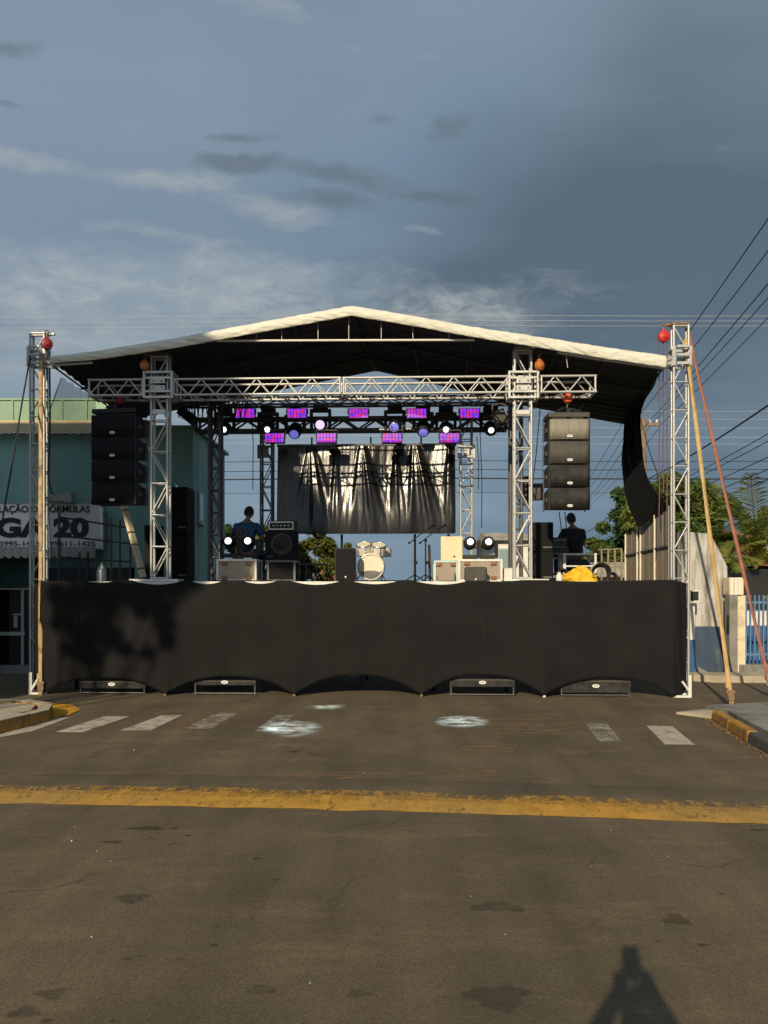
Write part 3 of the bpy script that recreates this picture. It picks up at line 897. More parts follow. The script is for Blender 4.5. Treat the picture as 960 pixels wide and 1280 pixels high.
# outer roof towers
def hoist(label, p, m, chain_len, r=0.075, rz=0.0, hook=True, up=0.14, mchain='chain', strands=1, group='chain hoists of the stage rigging'):
    t = sthing('chain_hoist', label, 'hoist', p, rz, group)
    bb = B()
    bb.lathe([(0.001, -.05), (r * .82, -.05), (r, -.035), (r, .035), (r * .82, .05), (0.001, .05)], axis=(0, 1, 0), n=20)
    bb.build('housing', m, t)
    bb = B()
    bb.lathe([(0.001, -.066), (r * .45, -.066), (r * .5, -.05), (r * .3, -.05)], axis=(0, 1, 0), n=14)
    bb.box((0, 0, r * .98), (r * .8, .05, r * .5))
    bb.build('gear_cover', m, t, 0.006)
    bb = B(); bb.cyl((0, 0, r * 1.1), (0, 0, r * 1.1 + up * .5), 0.013); 
    bb.tube([(0.028 * math.cos(a), 0, r * 1.1 + up * .5 + .03 + 0.028 * math.sin(a)) for a in [k * math.pi / 6 - 1.57 for k in range(12)]], 0.009)
    bb.build('top_hook', 'chain', t)
    for k in range(strands):
        x = (k - (strands - 1) / 2) * r * 1.5 / max(1, strands - 1) if strands > 1 else 0
        L = chain_len * (1 if k % 2 == 0 else 0.86)
        bb = B(); n = max(4, int(L / .25))
        bb.tube([(x + 0.006 * math.sin(i * 1.7 + k), 0.01, -r * .8 - L * i / n) for i in range(n + 1)], 0.008)
        bb.build('chain', mchain, t)
    if hook:
        bb = B(); L = chain_len
        bb.tube([(0.03 * math.sin(a), 0, -r * .8 - L - .03 + 0.03 * math.cos(a)) for a in [k * math.pi / 7 for k in range(11)]], 0.009); bb.build('load_hook', 'chain', t)
    return t

def sleeve(parent, z, wd, ht, dp, m, plates=True):
    """lifting sleeve that slides on a tower: square frame on every side and gusset plates"""
    bb = B()
    e = 0.034
    for y in (-dp / 2, dp / 2):
        for x in (-wd / 2, wd / 2): bb.box((x, y, z), (e, e, ht))
        for k in (-.5, -.27, .27, .5): bb.box((0, y + (0.001 if abs(k) < .5 else 0), z + ht * k * (1 - e / ht)), (wd - e - .002, e * .9, e))
    for x in (-wd / 2, wd / 2):
        for k in (-.5, .5): bb.box((x, 0, z + ht * k * (1 - e / ht)), (e * .9, dp - e - .002, e * .95))
    bb.build('sleeve_frame', m, parent, 0.004)
    if plates:
        for k in (-1, 1):
            bb = B(); bb.box((0, -dp / 2 - 0.014, z + k * ht * .125), (wd * .52, 0.012, ht * .18))
            o = bb.build('gusset_plate', m, parent, 0.02)
            for s_ in (-1, 1):
                bb = B(); bb.cyl((s_ * wd * .15, -dp / 2 - .028, z + k * ht * .125), (s_ * wd * .15, -dp / 2 - .018, z + k * ht * .125), 0.014, n=8); bb.build('bolt', 'alu_dark', o)

TV = 0.22
for sx, xc, ytop, lab in ((-1, 48.5, 419, 'tall roof tower of weathered truss beside the pharmacy sign'), (1, 850, 407, 'tall bright truss roof tower between the stage end and the yellow strap')):
    p = Q(xc, ytop, TV); H = p.z
    t = sthing('roof_tower', lab, 'truss tower', (p.x, TV, 0), 0, 'outer towers holding the roof')
    m = 'alu'
    truss(t, 'z', 0.06, H, 0.215, 0.10, 0.425, m, True, r=0.0185, rb=0.011, start=0 if sx < 0 else 1, faces='FLR', plain='LR')
    zc = Q(xc, 447, TV).z
    bb = B()
    for x in (-.115, .115): bb.box((x, -.085, zc), (.055, .03, .29)); bb.box((x, .085, zc), (.055, .03, .29))
    for k in (-.125, .0, .125): bb.box((0, -.15 + (.004 if k == 0 else 0), zc + k), (.175, .028, .04)); bb.box((0, .085, zc + k), (.175, .028, .04))
    for x in (-.14, .14): bb.box((x + .004 * (1 if x > 0 else -1), 0, zc + .12), (.03, .14, .05)); bb.box((x + .004 * (1 if x > 0 else -1), 0, zc - .12), (.03, .14, .05))
    bb.build('lifting_sleeve', m, t, 0.004)
    bb = B(); bb.box((-sx * .02, 0, H + .012), (.26, .16, .022)); bb.box((-sx * .18, -.02, H + .005), (.16, .05, .03)); bb.build('top_plate', 'rust' if sx > 0 else m, t, 0.004)
    bb = B(); bb.box((0, .02, 0.03), (.26, .20, .05)); bb.build('base_plate', 'white_steel', t, 0.006)
hoist('bright red chain hoist hanging beside the top of the sunlit roof tower', Q(829.5, 421, .12), 'hoist_red', 2.6, 0.085, 0.2, False, 0.10, 'rope_red', 3)
hoist('dark red chain hoist at the top of the roof tower by the pharmacy', Q(58.5, 430, .12), 'hoist_dark_red', 0.4, 0.085, 0.5, False, 0.12, 'rope_black', 1)

# canopy roof
FP = [(64, 448), (115, 442), (165, 434), (227, 424), (289, 412), (365, 398), (440, 384.5), (515, 397), (591, 411), (645, 419), (697, 427), (760, 437), (832, 447)]
RP = [(160, 523), (196, 515), (236, 507), (280, 499), (324, 490), (398, 475.5), (470, 461), (524, 473), (578, 486), (622, 498), (668, 507), (720, 517), (782, 528)]
VF, VR = -0.12, 3.4
Fp = [Q(x, y, VF) for x, y in FP]; Rp = [Q(x, y, VR) for x, y in RP]
def prof(ps, t):
    k = min(int(t * (len(ps) - 1)), len(ps) - 2); f = t * (len(ps) - 1) - k
    return ps[k].lerp(ps[k + 1], f)
def canopy_pt(i, j):
    p = prof(Fp, i).lerp(prof(Rp, i), j)
    sag = 0.05 * math.sin(math.pi * j) * abs(math.sin(i * math.pi * 8))
    p.z -= sag * 0.5
    return p
cn = sthing('stage_canopy', 'gabled stage roof of cream fabric with a dark underside', 'canopy', (0, 0, 0))
b = B(); b.grid(lambda i, j: canopy_pt(i, j) + Vector((0, 0, 0.012)), 60, 20); b.build('top_fabric', 'canopy_cream', cn)
def liner_pt(i, j):
    p = canopy_pt(i, j); p.z -= 0.03 + 0.022 * (0.5 + 0.5 * math.sin(j * 2 * math.pi * 13)) ; p.y += 0.03 * (1 - j)
    return p
b = B(); b.grid(liner_pt, 60, 104); b.build('liner', 'canopy_black', cn)
FB = [9, 11, 12, 12.5, 13, 13, 13, 13, 13, 13.5, 14, 14.5, 15]
def fascia_pt(i, j):
    p = prof(Fp, i)
    k = min(int(i * 12), 11); f = i * 12 - k
    h = (FB[k] * (1 - f) + FB[k + 1] * f) / ppm(VF)
    z = p.z + 0.014 - (h - .004) * j
    wv = (0.006 * mnoise.noise(Vector((p.x * 7 + j * 3.5, j * 1.5, 1))) + 0.020 * mnoise.noise(Vector((p.x * 12 - j * 6, j * 1.2, 5))) + 0.006 * mnoise.noise(Vector((p.x * 40, j * 5, 2))))
    return Vector((p.x, VF - 0.035 - wv - 0.02 * math.sin(math.pi * j), z + 0.006 * mnoise.noise(Vector((p.x * 6, 9, j)))))
b = B(); b.grid(fascia_pt, 300, 8); o = b.build('fascia', 'canopy_cream', cn)
md = o.modifiers.new('Solidify', 'SOLIDIFY'); md.thickness = 0.006
# roof frame
for i in range(12):
    for dzz, rr in ((-0.20, 0.022),):
        a = Fp[i] + Vector((0, .02, dzz)); c = Fp[i + 1] + Vector((0, .02, dzz))
        if i not in (0, 10, 11): continue
        a = Fp[i] + Vector((0, .02, -.15 if i else -.10)); c = Fp[i + 1] + Vector((0, .02, -.155 if i else -.13))
        rod('rafter', a, c, 0.018, 'alu', cn)
for j in (0.33, 0.66):
    for i in range(12):
        a = Fp[i].lerp(Rp[i], j) + Vector((0, 0, -.11)); c = Fp[i + 1].lerp(Rp[i + 1], j) + Vector((0, 0, -.11))
        rod('rafter', a, c, 0.022, 'black_paint', cn)
for i in range(13):
    rod('purlin', Fp[i] + Vector((0, .05, -.10)), Rp[i] + Vector((0, 0, -.05)), 0.014, 'black_paint', cn)
ta, tb_ = Q(270, 426, VF + .1), Q(593, 425, VF + .1)
rod('tie_tube', ta, tb_, 0.017, 'white_steel', cn)
for x in (345, 372, 411, 444, 479, 513, 551, 594, 716):
    i = (x - 64) / 768.0
    p = prof(Fp, i); y2 = 426 if 270 < x < 595 else 0
    zz = ta.z if y2 else p.z - .33
    rod('hanger_rod', (p.x, VF + .1, p.z - .1), (p.x + (0.03 if not y2 else 0), VF + .1, zz), 0.006, 'alu', cn)

# eave tubes from tower to roof
for s_, xa, ya, xb, yb in ((1, 838, 449, 824, 452), (-1, 55, 452, 72, 456)):
    bb = B(); bb.cyl(Q(xa, ya, 0.1), Q(xb, yb, 0.05), 0.03); bb.cyl(Q(xa, ya + 6, 0.1), Q(xb, yb + 4, 0.05), 0.02); bb.build('eave_bracket', 'alu', cn)

# black side drape on the sunlit end
def curve(pts, t):
    k = min(int(t * (len(pts) - 1)), len(pts) - 2); f = t * (len(pts) - 1) - k
    f2 = f
    p0, p1, p2, p3 = pts[max(k - 1, 0)], pts[k], pts[k + 1], pts[min(k + 2, len(pts) - 1)]
    return 0.5 * ((2 * p1) + (p2 - p0) * f2 + (2 * p0 - 5 * p1 + 4 * p2 - p3) * f2 ** 2 + (3 * p1 - p0 - 3 * p2 + p3) * f2 ** 3)
oc = [Q(*a) for a in ((829, 455, .1), (817, 482, .9), (804, 503, 1.7), (798, 527, 2.2), (801, 560, 2.1), (807, 590, 1.8), (819, 614, 1.4), (838, 636, .9))]
ic = [Q(*a) for a in ((800, 500, 2.2), (783, 518, 3.2), (779, 528, 3.3), (778, 545, 3.2), (776, 575, 3.0), (779, 605, 2.7), (786, 634, 2.3), (798, 660, 1.9))]
def drape(i, j):
    p = curve(ic, j).lerp(curve(oc, j), i)
    amp = 0.05 * math.sin(math.pi * min(1, j * 1.2 + .1))
    n_ = amp * math.sin(i * 18 + j * 3) + amp * .6 * math.sin(i * 41 - j * 5) + amp * .8 * mnoise.noise(Vector((i * 6, j * 4, 0)))
    return p + Vector((n_ * .6, -abs(n_), 0))
dr = sthing('side_drape', 'black drape gathered from the roof end down to the board barrier', 'drape', (0, 0, 0))
b = B(); b.grid(drape, 60, 60); b.build('cloth', 'drape_black', dr)
# thin shade net at the other end
na = [Q(*a) for a in ((77, 472, .5), (60, 520, .35), (59, 600, .4), (66, 727, .5))]
nc = [Q(*a) for a in ((121, 499, 2.2), (124, 560, 2.3), (127, 640, 2.3), (131, 727, 2.3))]
b = B(); b.grid(lambda i, j: curve(na, j).lerp(curve(nc, j), i) + Vector((0.03 * math.sin(i * 30), 0, 0)), 30, 20)
nt_ = sthing('shade_net', 'see-through grey shade net hanging from the roof end near the pharmacy', 'net', (0, 0, 0))
b.build('mesh_cloth', 'net', nt_)
for i in range(3):
    rod('net_rope', curve(na, i / 3), curve(na, (i + 1) / 3), 0.006, 'rope_black', nt_)

# ---------------------------------------------------------------- front goal post: two towers and one long beam
VG = 0.22
towers = [(201, 446, 'front lighting tower with flat base plate next to the leaning cream plank', 0), (653, 438, 'front lighting tower with an orange hoist on its head, sunlit', 1)]
for xc, ytop, lab, k in towers:
    p = Q(xc, ytop, VG)
    t = sthing('lighting_tower', lab, 'truss tower', (p.x, VG, DECK), 0, 'towers of the front lighting frame')
    truss(t, 'z', 0.03, p.z - DECK, 0.245, 0.14, 0.47, 'alu', True, r=0.0195, rb=0.0115, start=k, plain='LR')
    zc = Q(xc, 483.5, VG).z - DECK
    sleeve(t, zc, 0.42, 0.41, 0.26, 'alu')
    bb = B(); bb.box((.04 if k else -.06, 0, 0.018), (.66 if k else .74, .34, .03)); bb.build('base_plate', 'white_steel', t, 0.006)
    bb = B(); bb.box((0, -.085, zc - .40), (.2, .02, .07)); bb.build('bracing_plate', 'alu', t, 0.005)
    bb = B()
    if k: bb.box((.08, 0, p.z - DECK + .045), (.40, .2, .06), None, (1, .7)); 
    else: bb.box((-.04, 0, p.z - DECK + .03), (.40, .2, .04))
    bb.build('head_beam', 'alu' if k else 'alu_dark', t, 0.006)
pb = Q(425, 486, VG)
bt = sthing('front_truss_beam', 'long horizontal box truss across the stage front between both lighting towers', 'truss', (0, VG, 0))
hb = (497 - 475) / ppm(VG) - .03
def beamz(x): return Q(x, 486.5 - (x - 113) * 0.0078 + 0.0, VG).z
for xa, xb, s_ in ((113, 182, 0), (218, 427, 1), (429, 637, 1), (674, 744, 0)):
    ua, ub = Q(xa, 486, VG).x, Q(xb, 486, VG).x
    zc = (beamz(xa) + beamz(xb)) / 2
    truss(bt, 'x', ua, ub, hb, 0.34, 0.21, 'alu', False, r=0.019, rb=0.0105, off=(0, 0.08, zc), start=s_, faces='FBL')

hoist('orange red chain hoist above the sunlit speaker column', Q(709.5, 498, VG + .1), 'hoist_orange', 0.10, 0.072, 0, True, .06)
hoist('dull red chain hoist above the shaded speaker column', Q(150, 501, VG + .1), 'hoist_dark_red', 0.10, 0.072, 0, True, .06)
hoist('brown orange chain hoist beside the head of the sunlit lighting tower', Q(674.5, 457, VG - .15), 'hoist_brown', 0.14, 0.075, 0.9, True, .06)
hoist('brown orange chain hoist in the shade beside the lighting tower head', Q(181, 457, VG - .15), 'hoist_brown', 0.06, 0.07, 0.2, False, .06)

# ---------------------------------------------------------------- flown speaker columns
def badge(b_, y, z, x=0.0, s_=1.0):
    pts = 18
    vs = [(x + .042 * s_ * math.cos(2 * math.pi * k / pts), y, z + .020 * s_ * math.sin(2 * math.pi * k / pts)) for k in range(pts)]
    vs2 = [(p[0], y - .008, p[2]) for p in vs]
    b_.add(vs + vs2, [tuple(range(pts, 2 * pts))] + [(k, (k + 1) % pts, pts + (k + 1) % pts, pts + k) for k in range(pts)])
def badge_marks(par, y, z, s_=1.0):
    bb = B()
    for dxx in (-.018, -.002, .014):
        bb.box((dxx * s_, y - .010, z), (.008 * s_, .003, .018 * s_)); bb.box((dxx * s_ + .006 * s_, y - .0105, z + .004 * s_), (.006 * s_, .003, .004 * s_))
    bb.build('emblem', 'sign_grey', par)
ORD = ['topmost', 'second from top', 'third from top', 'lowest']
def column(xc, wpx, ys, rz, gm, side, v, tilt):
    wd = wpx / ppm(v)
    for k in range(4):
        ya, yb = ys[k], ys[k + 1]
        pc = Q(xc, (ya + yb) / 2, v)
        h = (yb - ya) / ppm(v) - .008
        t = sthing('line_array_speaker', f'{ORD[k]} black speaker cabinet in the {side} hanging column', 'speaker', (pc.x, v, pc.z), rz, f'speakers of the {side} hanging column')
        t.rotation_euler = (rad(tilt[k]), 0, -SA + rz)
        bb = B(); d_ = .42
        hx, hy, hz = wd / 2, d_ / 2, h / 2
        ps = [(-hx, -hy, -hz), (hx, -hy, -hz), (hx, hy, -hz * .72), (-hx, hy, -hz * .72), (-hx, -hy, hz), (hx, -hy, hz), (hx, hy, hz * .72), (-hx, hy, hz * .72)]
        bb.add(ps, [(0, 3, 2, 1), (4, 5, 6, 7), (0, 1, 5, 4), (1, 2, 6, 5), (2, 3, 7, 6), (3, 0, 4, 7)])
        bb.build('cabinet', 'black_paint', t, .010)
        bb = B(); bb.grid(lambda i, j: (-hx * .94 + wd * .94 * i, -hy - .012 - .018 * math.sin(math.pi * i), -hz * .9 + h * .9 * j), 10, 2); 
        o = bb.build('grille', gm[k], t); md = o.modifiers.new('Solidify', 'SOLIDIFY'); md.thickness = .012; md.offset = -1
        bb = B(); badge(bb, -hy - .034, -hz * .62); o = bb.build('logo_badge', 'badge', t); badge_marks(o, -hy - .034, -hz * .62)
        for s_ in (-1, 1):
            bb = B(); bb.box((s_ * (hx + .006), -hy * .3, 0), (.012, .12, .06)); bb.build('handle', 'alu_dark', t, .004)
            bb = B(); bb.box((s_ * (hx + .004), hy * .6, 0), (.012, .05, h * .9)); bb.build('rigging_bar', 'alu_dark', t)
    pt = Q(xc, ys[0] - 4, v)
    t = sthing('bumper_frame', f'black lifting frame on top of the {side} speaker column', 'rigging frame', (pt.x, v, pt.z), rz)
    bb = B()
    for y in (-.18, 0, .18): bb.box((0, y, 0), (wd * .98, .05, .07))
    for x in (-.45, .45): bb.box((x * wd, 0, .002), (.05, .31, .066))
    bb.build('frame', 'dull_grille' if side == 'sunlit' else 'black_paint', t, .005)  # sunlight put into the colour: paler frame on the sunlit column
    bb = B(); bb.box((0, 0, .07), (.06, .34, .07)); bb.cyl((-.16, -.1, .06), (-.05, -.02, .13), .03); bb.cyl((.2, -.1, .06), (.08, .02, .12), .035); bb.cyl((.02, 0, .08), (.0, 0, .17), .02); bb.build('shackle', 'black_paint', t)
column(150, 59, (521, 550, 578, 606, 634), rad(-6), ['black_matte'] * 4, 'shaded', VG + .12, (1, 0, -2, -4))  # blacker grilles put this column's shade into their colour
column(707.5, 51, (526, 553.5, 583.5, 612, 640), rad(2), ['pale_grille', 'dull_grille', 'grille', 'grille'], 'sunlit', VG + .12, (2, 1, 0, -1))

# ---------------------------------------------------------------- mid towers, rear frame
VM, VL = 1.9, 2.55
for xc, yt, lab in ((269.5, 500, 'dark rear truss tower behind the shaded man in blue'), (644.5, 470, 'dark truss tower just behind the sunlit lighting tower')):
    p = Q(xc, yt, VM)
    t = sthing('support_tower', lab, 'truss tower', (p.x, VM, DECK), 0, 'dark support towers behind the front frame')
    truss(t, 'z', 0.02, p.z - DECK, 0.185, 0.18, 0.42, 'alu_dark', True, r=0.024, rb=0.012)
for xc, m, lab in ((334, 'alu_dark', 'rear tower of shade-darkened truss beside the bass cabinet'), (582.5, 'alu', 'slim bright rear tower behind the cream board')):  # shade on the first tower is put into a darker metal colour
    p = Q(xc, 520, VL)
    t = sthing('screen_tower', lab, 'truss tower', (p.x, VL, DECK), 0, 'towers of the rear lighting frame')
    truss(t, 'z', 0.02, p.z - DECK, 0.20, 0.20, 0.42, m, True, r=0.018, rb=0.010)
    bb = B()
    zc = Q(xc, 566, VL).z - DECK
    for x in (-.13, .13): bb.box((x, -.12, zc), (.05, .05, .24))
    bb.box((0, -.12, zc + .09), (.21, .045, .04)); bb.box((0, -.12, zc - .09), (.21, .045, .04)); bb.box((.0, -.13, zc), (.10, .02, .135))
    bb.build('corner_block', m, t, .005)
rb_ = sthing('rear_truss_beam', 'shade-darkened horizontal truss carrying moving lights above the wrapped screen', 'truss', (0, VL, 0))
ua, ub = Q(246, 531, VL).x, Q(634, 531, VL).x
truss(rb_, 'x', ua, ub, 0.215, 0.22, 0.30, 'alu_dark', False, r=0.028, rb=0.018, off=(0, 0, Q(440, 531, VL).z))  # darker metal colour carries the shade under the roof
mb = sthing('upper_light_bar', 'dark thin truss just under the front beam that holds the moving lights', 'truss', (0, 2.0, 0))
truss(mb, 'x', Q(232, 500, 2.0).x, Q(640, 500, 2.0).x, 0.12, 0.2, 0.32, 'alu_dark', False, r=0.02, rb=0.011, off=(0, 0, Q(440, 502, 2.0).z))
bb = B(); bb.cyl(Q(474, 537, 2.2), Q(516, 536, 2.2), .018); props(bb.build('lamp_tube', 'alu'), 'bright bare metal tube lying under the rear truss between two lights', 'tube').location = S(0, 0, 0); bpy.data.objects['lamp_tube'].rotation_euler = (0, 0, -SA)

# wrapped screen
SXL, SXR, SYT, SYB = 347, 569, 558, 667
pa, pc = Q(SXL, SYT, VL - .1), Q(SXR, SYB, VL - .1)
cx, cz = (pa.x + pc.x) / 2, (pa.z + pc.z) / 2
SW, SH = pc.x - pa.x, pa.z - pc.z
sc_ = sthing('wrapped_screen', 'big stage screen wrapped in shiny creased black plastic', 'screen', (cx, VL - .1, pc.z))
bb = B(); bb.box((0, .10, SH / 2), (SW - .02, .08, SH - .02)); bb.build('panel', 'black_matte', sc_, .01)
HANG = [(-.62, .30, 1.0, .08), (-.34, .10, .7, 0), (-.04, .30, 1.2, .10), (.33, .12, .9, .03), (.55, .34, 1.1, .10), (.93, .14, .6, 0)]
def sheet(i, j):
    x = (i - .5) * 2
    z = SH * j
    q = 1 - j                                  # 0 at the top
    fq = q if q < .72 else .72 + .12 * (1 - (1 - (q - .72) / .28) ** 2)
    y = 0.03 - 0.098 * SH * fq
    for hx, wd, st_, sl_ in HANG:
        wq = wd * (.18 + .95 * q)
        d = (x - hx - sl_ * q) / wq
        if abs(d) < 1:
            en = (1 - d * d) ** 1.5 * math.exp(-((q - .36) / .46) ** 2) * st_
            nf = 3 + int(wd * 15)
            y -= wq * .20 * en * (math.sin(d * nf + hx * 9) + .5 * math.sin(d * nf * 2.3 + hx * 5)) / max(1, nf) * 3.0
            y -= .045 * en
    y -= 0.040 * mnoise.noise(Vector((x * 2.6, q * 1.8, 8))) + 0.016 * mnoise.noise(Vector((x * 6, q * 1.2, 3))) + 0.0030 * mnoise.noise(Vector((x * 22 + q * 3, q * 2.5, 6)))
    zz = z + (0.012 * mnoise.noise(Vector((x * 8, 1, 1))) if j in (0, 1) else 0)
    return (x * SW / 2, y, zz)
bb = B(); bb.grid(sheet, 260, 90); bb.build('plastic_sheet', 'plastic_sheet', sc_)
for dz_ in (0.58, 0.74):
    pass
bb = B(); bb.cyl((-SW / 2 - .02, .05, SH + .02), (SW / 2 + .02, .05, SH + .02), .025); bb.build('top_bar', 'alu_dark', sc_)
for x in (-.62, .05, .62):
    bb = B(); bb.box((x * SW / 2, 0.1, SH + .1), (.03, .03, .16)); bb.build('hanging_clamp', 'alu_dark', sc_)
for x in (-.36, .37):
    bb = B(); bb.ball((x * SW / 2, -.1, SH - .08), .10, sc=(.9, .5, 1.0)); bb.build('cloth_knot', 'black_matte', sc_)
for x in (-.28, .55, .93):
    rod('stand_leg', (x * SW / 2, .12, 0), (x * SW / 2, .12, DECK - pc.z), .022, 'black_matte', sc_)

# ---------------------------------------------------------------- lamps
def moving_head(label, p, lens, hung=True, pitch=25, yaw=0, s_=1.0, group='moving lights on the rear trusses', em='black_paint', drop=None, ls=1.0):
    """hung: base up, yoke down; p = lens point"""
    t = sthing('moving_head_light', label, 'stage light', p, yaw, group)
    k = -1 if hung else 1
    # head, pointing to -y (audience), tipped by pitch
    rt = Matrix.Rotation(rad(pitch), 3, 'X')
    def hp_(x, y, z): return rt @ Vector((x, y, z)) * s_
    axis = rt @ Vector((0, -1, 0))
    bb = B(); bb.lathe([(r * s_, h * s_) for r, h in ((.001, -.30), (.085, -.29), (.115, -.24), (.125, -.14), (.112, -.03), (.095, 0.0), (.088, .006), (.084 * ls, -.012), (.001, -.012))], (0, 0, 0), axis, 20)
    bb.build('head', em, t)
    bb = B(); bb.lathe([(r * s_, h * s_) for r, h in ((.082 * ls, -.004), (.060 * ls, .008), (.001, .014))], (0, 0, 0), axis, 20); bb.build('lens', lens, t)
    c = axis * (-.15 * s_)
    bb = B()
    for sx in (-1, 1):
        bb.box(c + Vector((sx * .165 * s_, 0, -k * .11 * s_)), (.055 * s_, .10 * s_, .34 * s_))
    bb.box(c + Vector((0, 0, -k * .26 * s_)), (.28 * s_, .11 * s_, .07 * s_))
    bb.build('yoke', em, t, .012 * s_)
    bb = B(); bb.box(c + Vector((0, 0, -k * .345 * s_)), ((.26 if hung else .34) * s_, .22 * s_, (.07 if hung else .09) * s_)); bb.build('base', em if hung else 'case_dark', t, .015 * s_)
    if hung:
        for sx in (-1, 1):
            bb = B(); zc = (drop if drop else .12)
            bb.cyl(c + Vector((sx * .07 * s_, 0, .39 * s_)), c + Vector((sx * .07 * s_, 0, .39 * s_ + zc)), .012); bb.build('clamp', 'alu_dark', t)
    else:
        bb = B(); bb.box(c + Vector((0, -.127 * s_, -.335 * s_)), (.16 * s_, .008, .045 * s_)); bb.build('front_label', 'badge', t)
    return t
VH = 2.05
heads = [(279.5, 537, 'lens_white', 18, 'moving light with glaring white lens, nearest the building side of the truss'),
         (334, 537, 'lens_white', 22, 'moving light with white lens hung in front of the dark rear tower head'),
         (367.5, 543, 'lens_blue', 40, 'moving light with dim blue lens tipped down, above the screen corner'),
         (400, 531, 'lens_lilac', 12, 'moving light with glowing lilac lens facing straight out'),
         (492.5, 534, 'lens_blue', 20, 'moving light with violet blue lens in front of a bare metal tube'),
         (529, 541, 'lens_blue', 45, 'black moving light with blue lens tipped down between violet and white ones'),
         (557.5, 537, 'lens_white', 20, 'moving light with round white lens and grey yoke, above the screen end'),
         (614, 538, 'lens_white', 26, 'moving light with a small white glint, beside the tilted flood lamp')]
HEADS = []
for x, y, ln, pit, lab in heads:
    p = Q(x, y, VH)
    HEADS.append(p)
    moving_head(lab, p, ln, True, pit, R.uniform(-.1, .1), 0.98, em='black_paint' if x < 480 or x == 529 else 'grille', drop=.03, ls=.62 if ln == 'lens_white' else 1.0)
for x, y, rr, lab in ((235, 520, 28, 'black flood lamp tilted sideways beside the shaded lighting tower'), (625, 523, -20, 'grey flood lamp tilted sideways beside the sunlit lighting tower')):
    p = Q(x, y, 1.5 if x < 400 else .9)
    t = sthing('flood_lamp', lab, 'stage light', p)
    rt = Matrix.Rotation(rad(rr * (1 if x > 400 else 1.4)), 3, 'Y')
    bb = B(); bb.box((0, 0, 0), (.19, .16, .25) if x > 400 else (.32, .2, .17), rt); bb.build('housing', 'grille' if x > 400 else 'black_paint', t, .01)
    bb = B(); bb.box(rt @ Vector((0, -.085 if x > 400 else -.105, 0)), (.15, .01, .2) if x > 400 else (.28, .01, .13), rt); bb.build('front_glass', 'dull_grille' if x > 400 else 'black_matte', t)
    bb = B(); bb.tube([(-.12, 0, 0), (-.12, 0, .2), (0, 0, .24), (.12, 0, .2), (.12, 0, 0)], .012); bb.build('bracket', 'alu_dark', t)
VS_ = 1.82
row1 = [306, 371, 448, 521, 587]; row2 = [343, 408, 490, 562]
names = ['first', 'second', 'middle', 'fourth', 'last']
for rowi, (row, y) in enumerate(((row1, 516.5), (row2, 547.3))):
    for k, x in enumerate(row):
        p = Q(x, y, VS_)
        nm = names[k] if rowi == 0 else ('first', 'second', 'third', 'last')[k]
        lab = f'purple LED panel, {nm} from the pharmacy side in the {"upper row of five" if rowi == 0 else "lower row of four"}'
        t = sthing('led_panel', lab, 'stage light', p, 0, 'purple LED panels')
        wd, h = 24 / ppm(VS_), 11.5 / ppm(VS_)
        bb = B(); bb.box((0, .05, 0), (wd + .02, .08, h + .02)); bb.build('housing', 'black_paint', t, .006)
        for c_ in range(2):
            bb = B(); bb.box((0, .004, (c_ - .5) * h * .5), (wd - .01, .016, h * .46)); bb.build('led_strip', ('led_a', 'led_b', 'led_c')[(k + c_ + rowi) % 3], t)
        for c_ in range(1, 6):
            rod('guard_bar', (-wd / 2 + wd * c_ / 6, -.01, -h / 2), (-wd / 2 + wd * c_ / 6, -.01, h / 2), .0035, 'black_matte', t)
        bb = B()
        sg = 1 if rowi == 0 else 1
        bb.tube([(-wd / 2 - .02, .05, 0), (-wd / 2 - .02, .05, h * .9), (wd / 2 + .02, .05, h * .9), (wd / 2 + .02, .05, 0)], .008, 5); bb.cyl((0, .05, h * .9), (0, .05, h * .9 + .06), .012); bb.build('bracket', 'alu_dark', t)

# added spots that make the bright pools on the asphalt
def beam(src, x, y, energy, size, seed):
    l = bpy.data.lights.new('added_pool_lamp', 'SPOT'); l.energy = energy; l.spot_size = rad(size); l.spot_blend = 1.0; l.color = (0.66, 0.88, 1.0); l.shadow_soft_size = 0.03
    l.use_nodes = True
    b = NB(l.node_tree); em = l.node_tree.nodes['Emission']
    # noise in the emission breaks the added light into streaks
    cn_ = b.n('ShaderNodeMapping', ins={0: b.n('ShaderNodeTexCoord').outputs['Normal'], 1: (seed, seed * .7, 0), 3: (1.0, 2.6, 1.0)}).outputs[0]
    nz = b.n('ShaderNodeTexNoise', ins={'Vector': cn_, 'Scale': 26.0, 'Detail': 4.0}).outputs[0]
    l.node_tree.links.new(b.ramp(nz, [(0.42, (.04,) * 3), (0.66, (1.9,) * 3)]), em.inputs['Strength'])
    o = bpy.data.objects.new('added_pool_lamp', l); col.objects.link(o)
    a = S(*(src + Vector((0, -.42, -.14)))); o.location = a
    o.rotation_euler = (G(x, y) - a).to_track_quat('-Z', 'Y').to_euler()
beam(HEADS[3], 363, 910.5, 6400, 7.6, .3)
beam(HEADS[6], 577, 902, 7500, 7.2, 1.7)
beam(Q(625, 523, .85), 408, 884, 5100, 5.6, 2.9)  # added lamp; the flood lamp at this spot is unlit

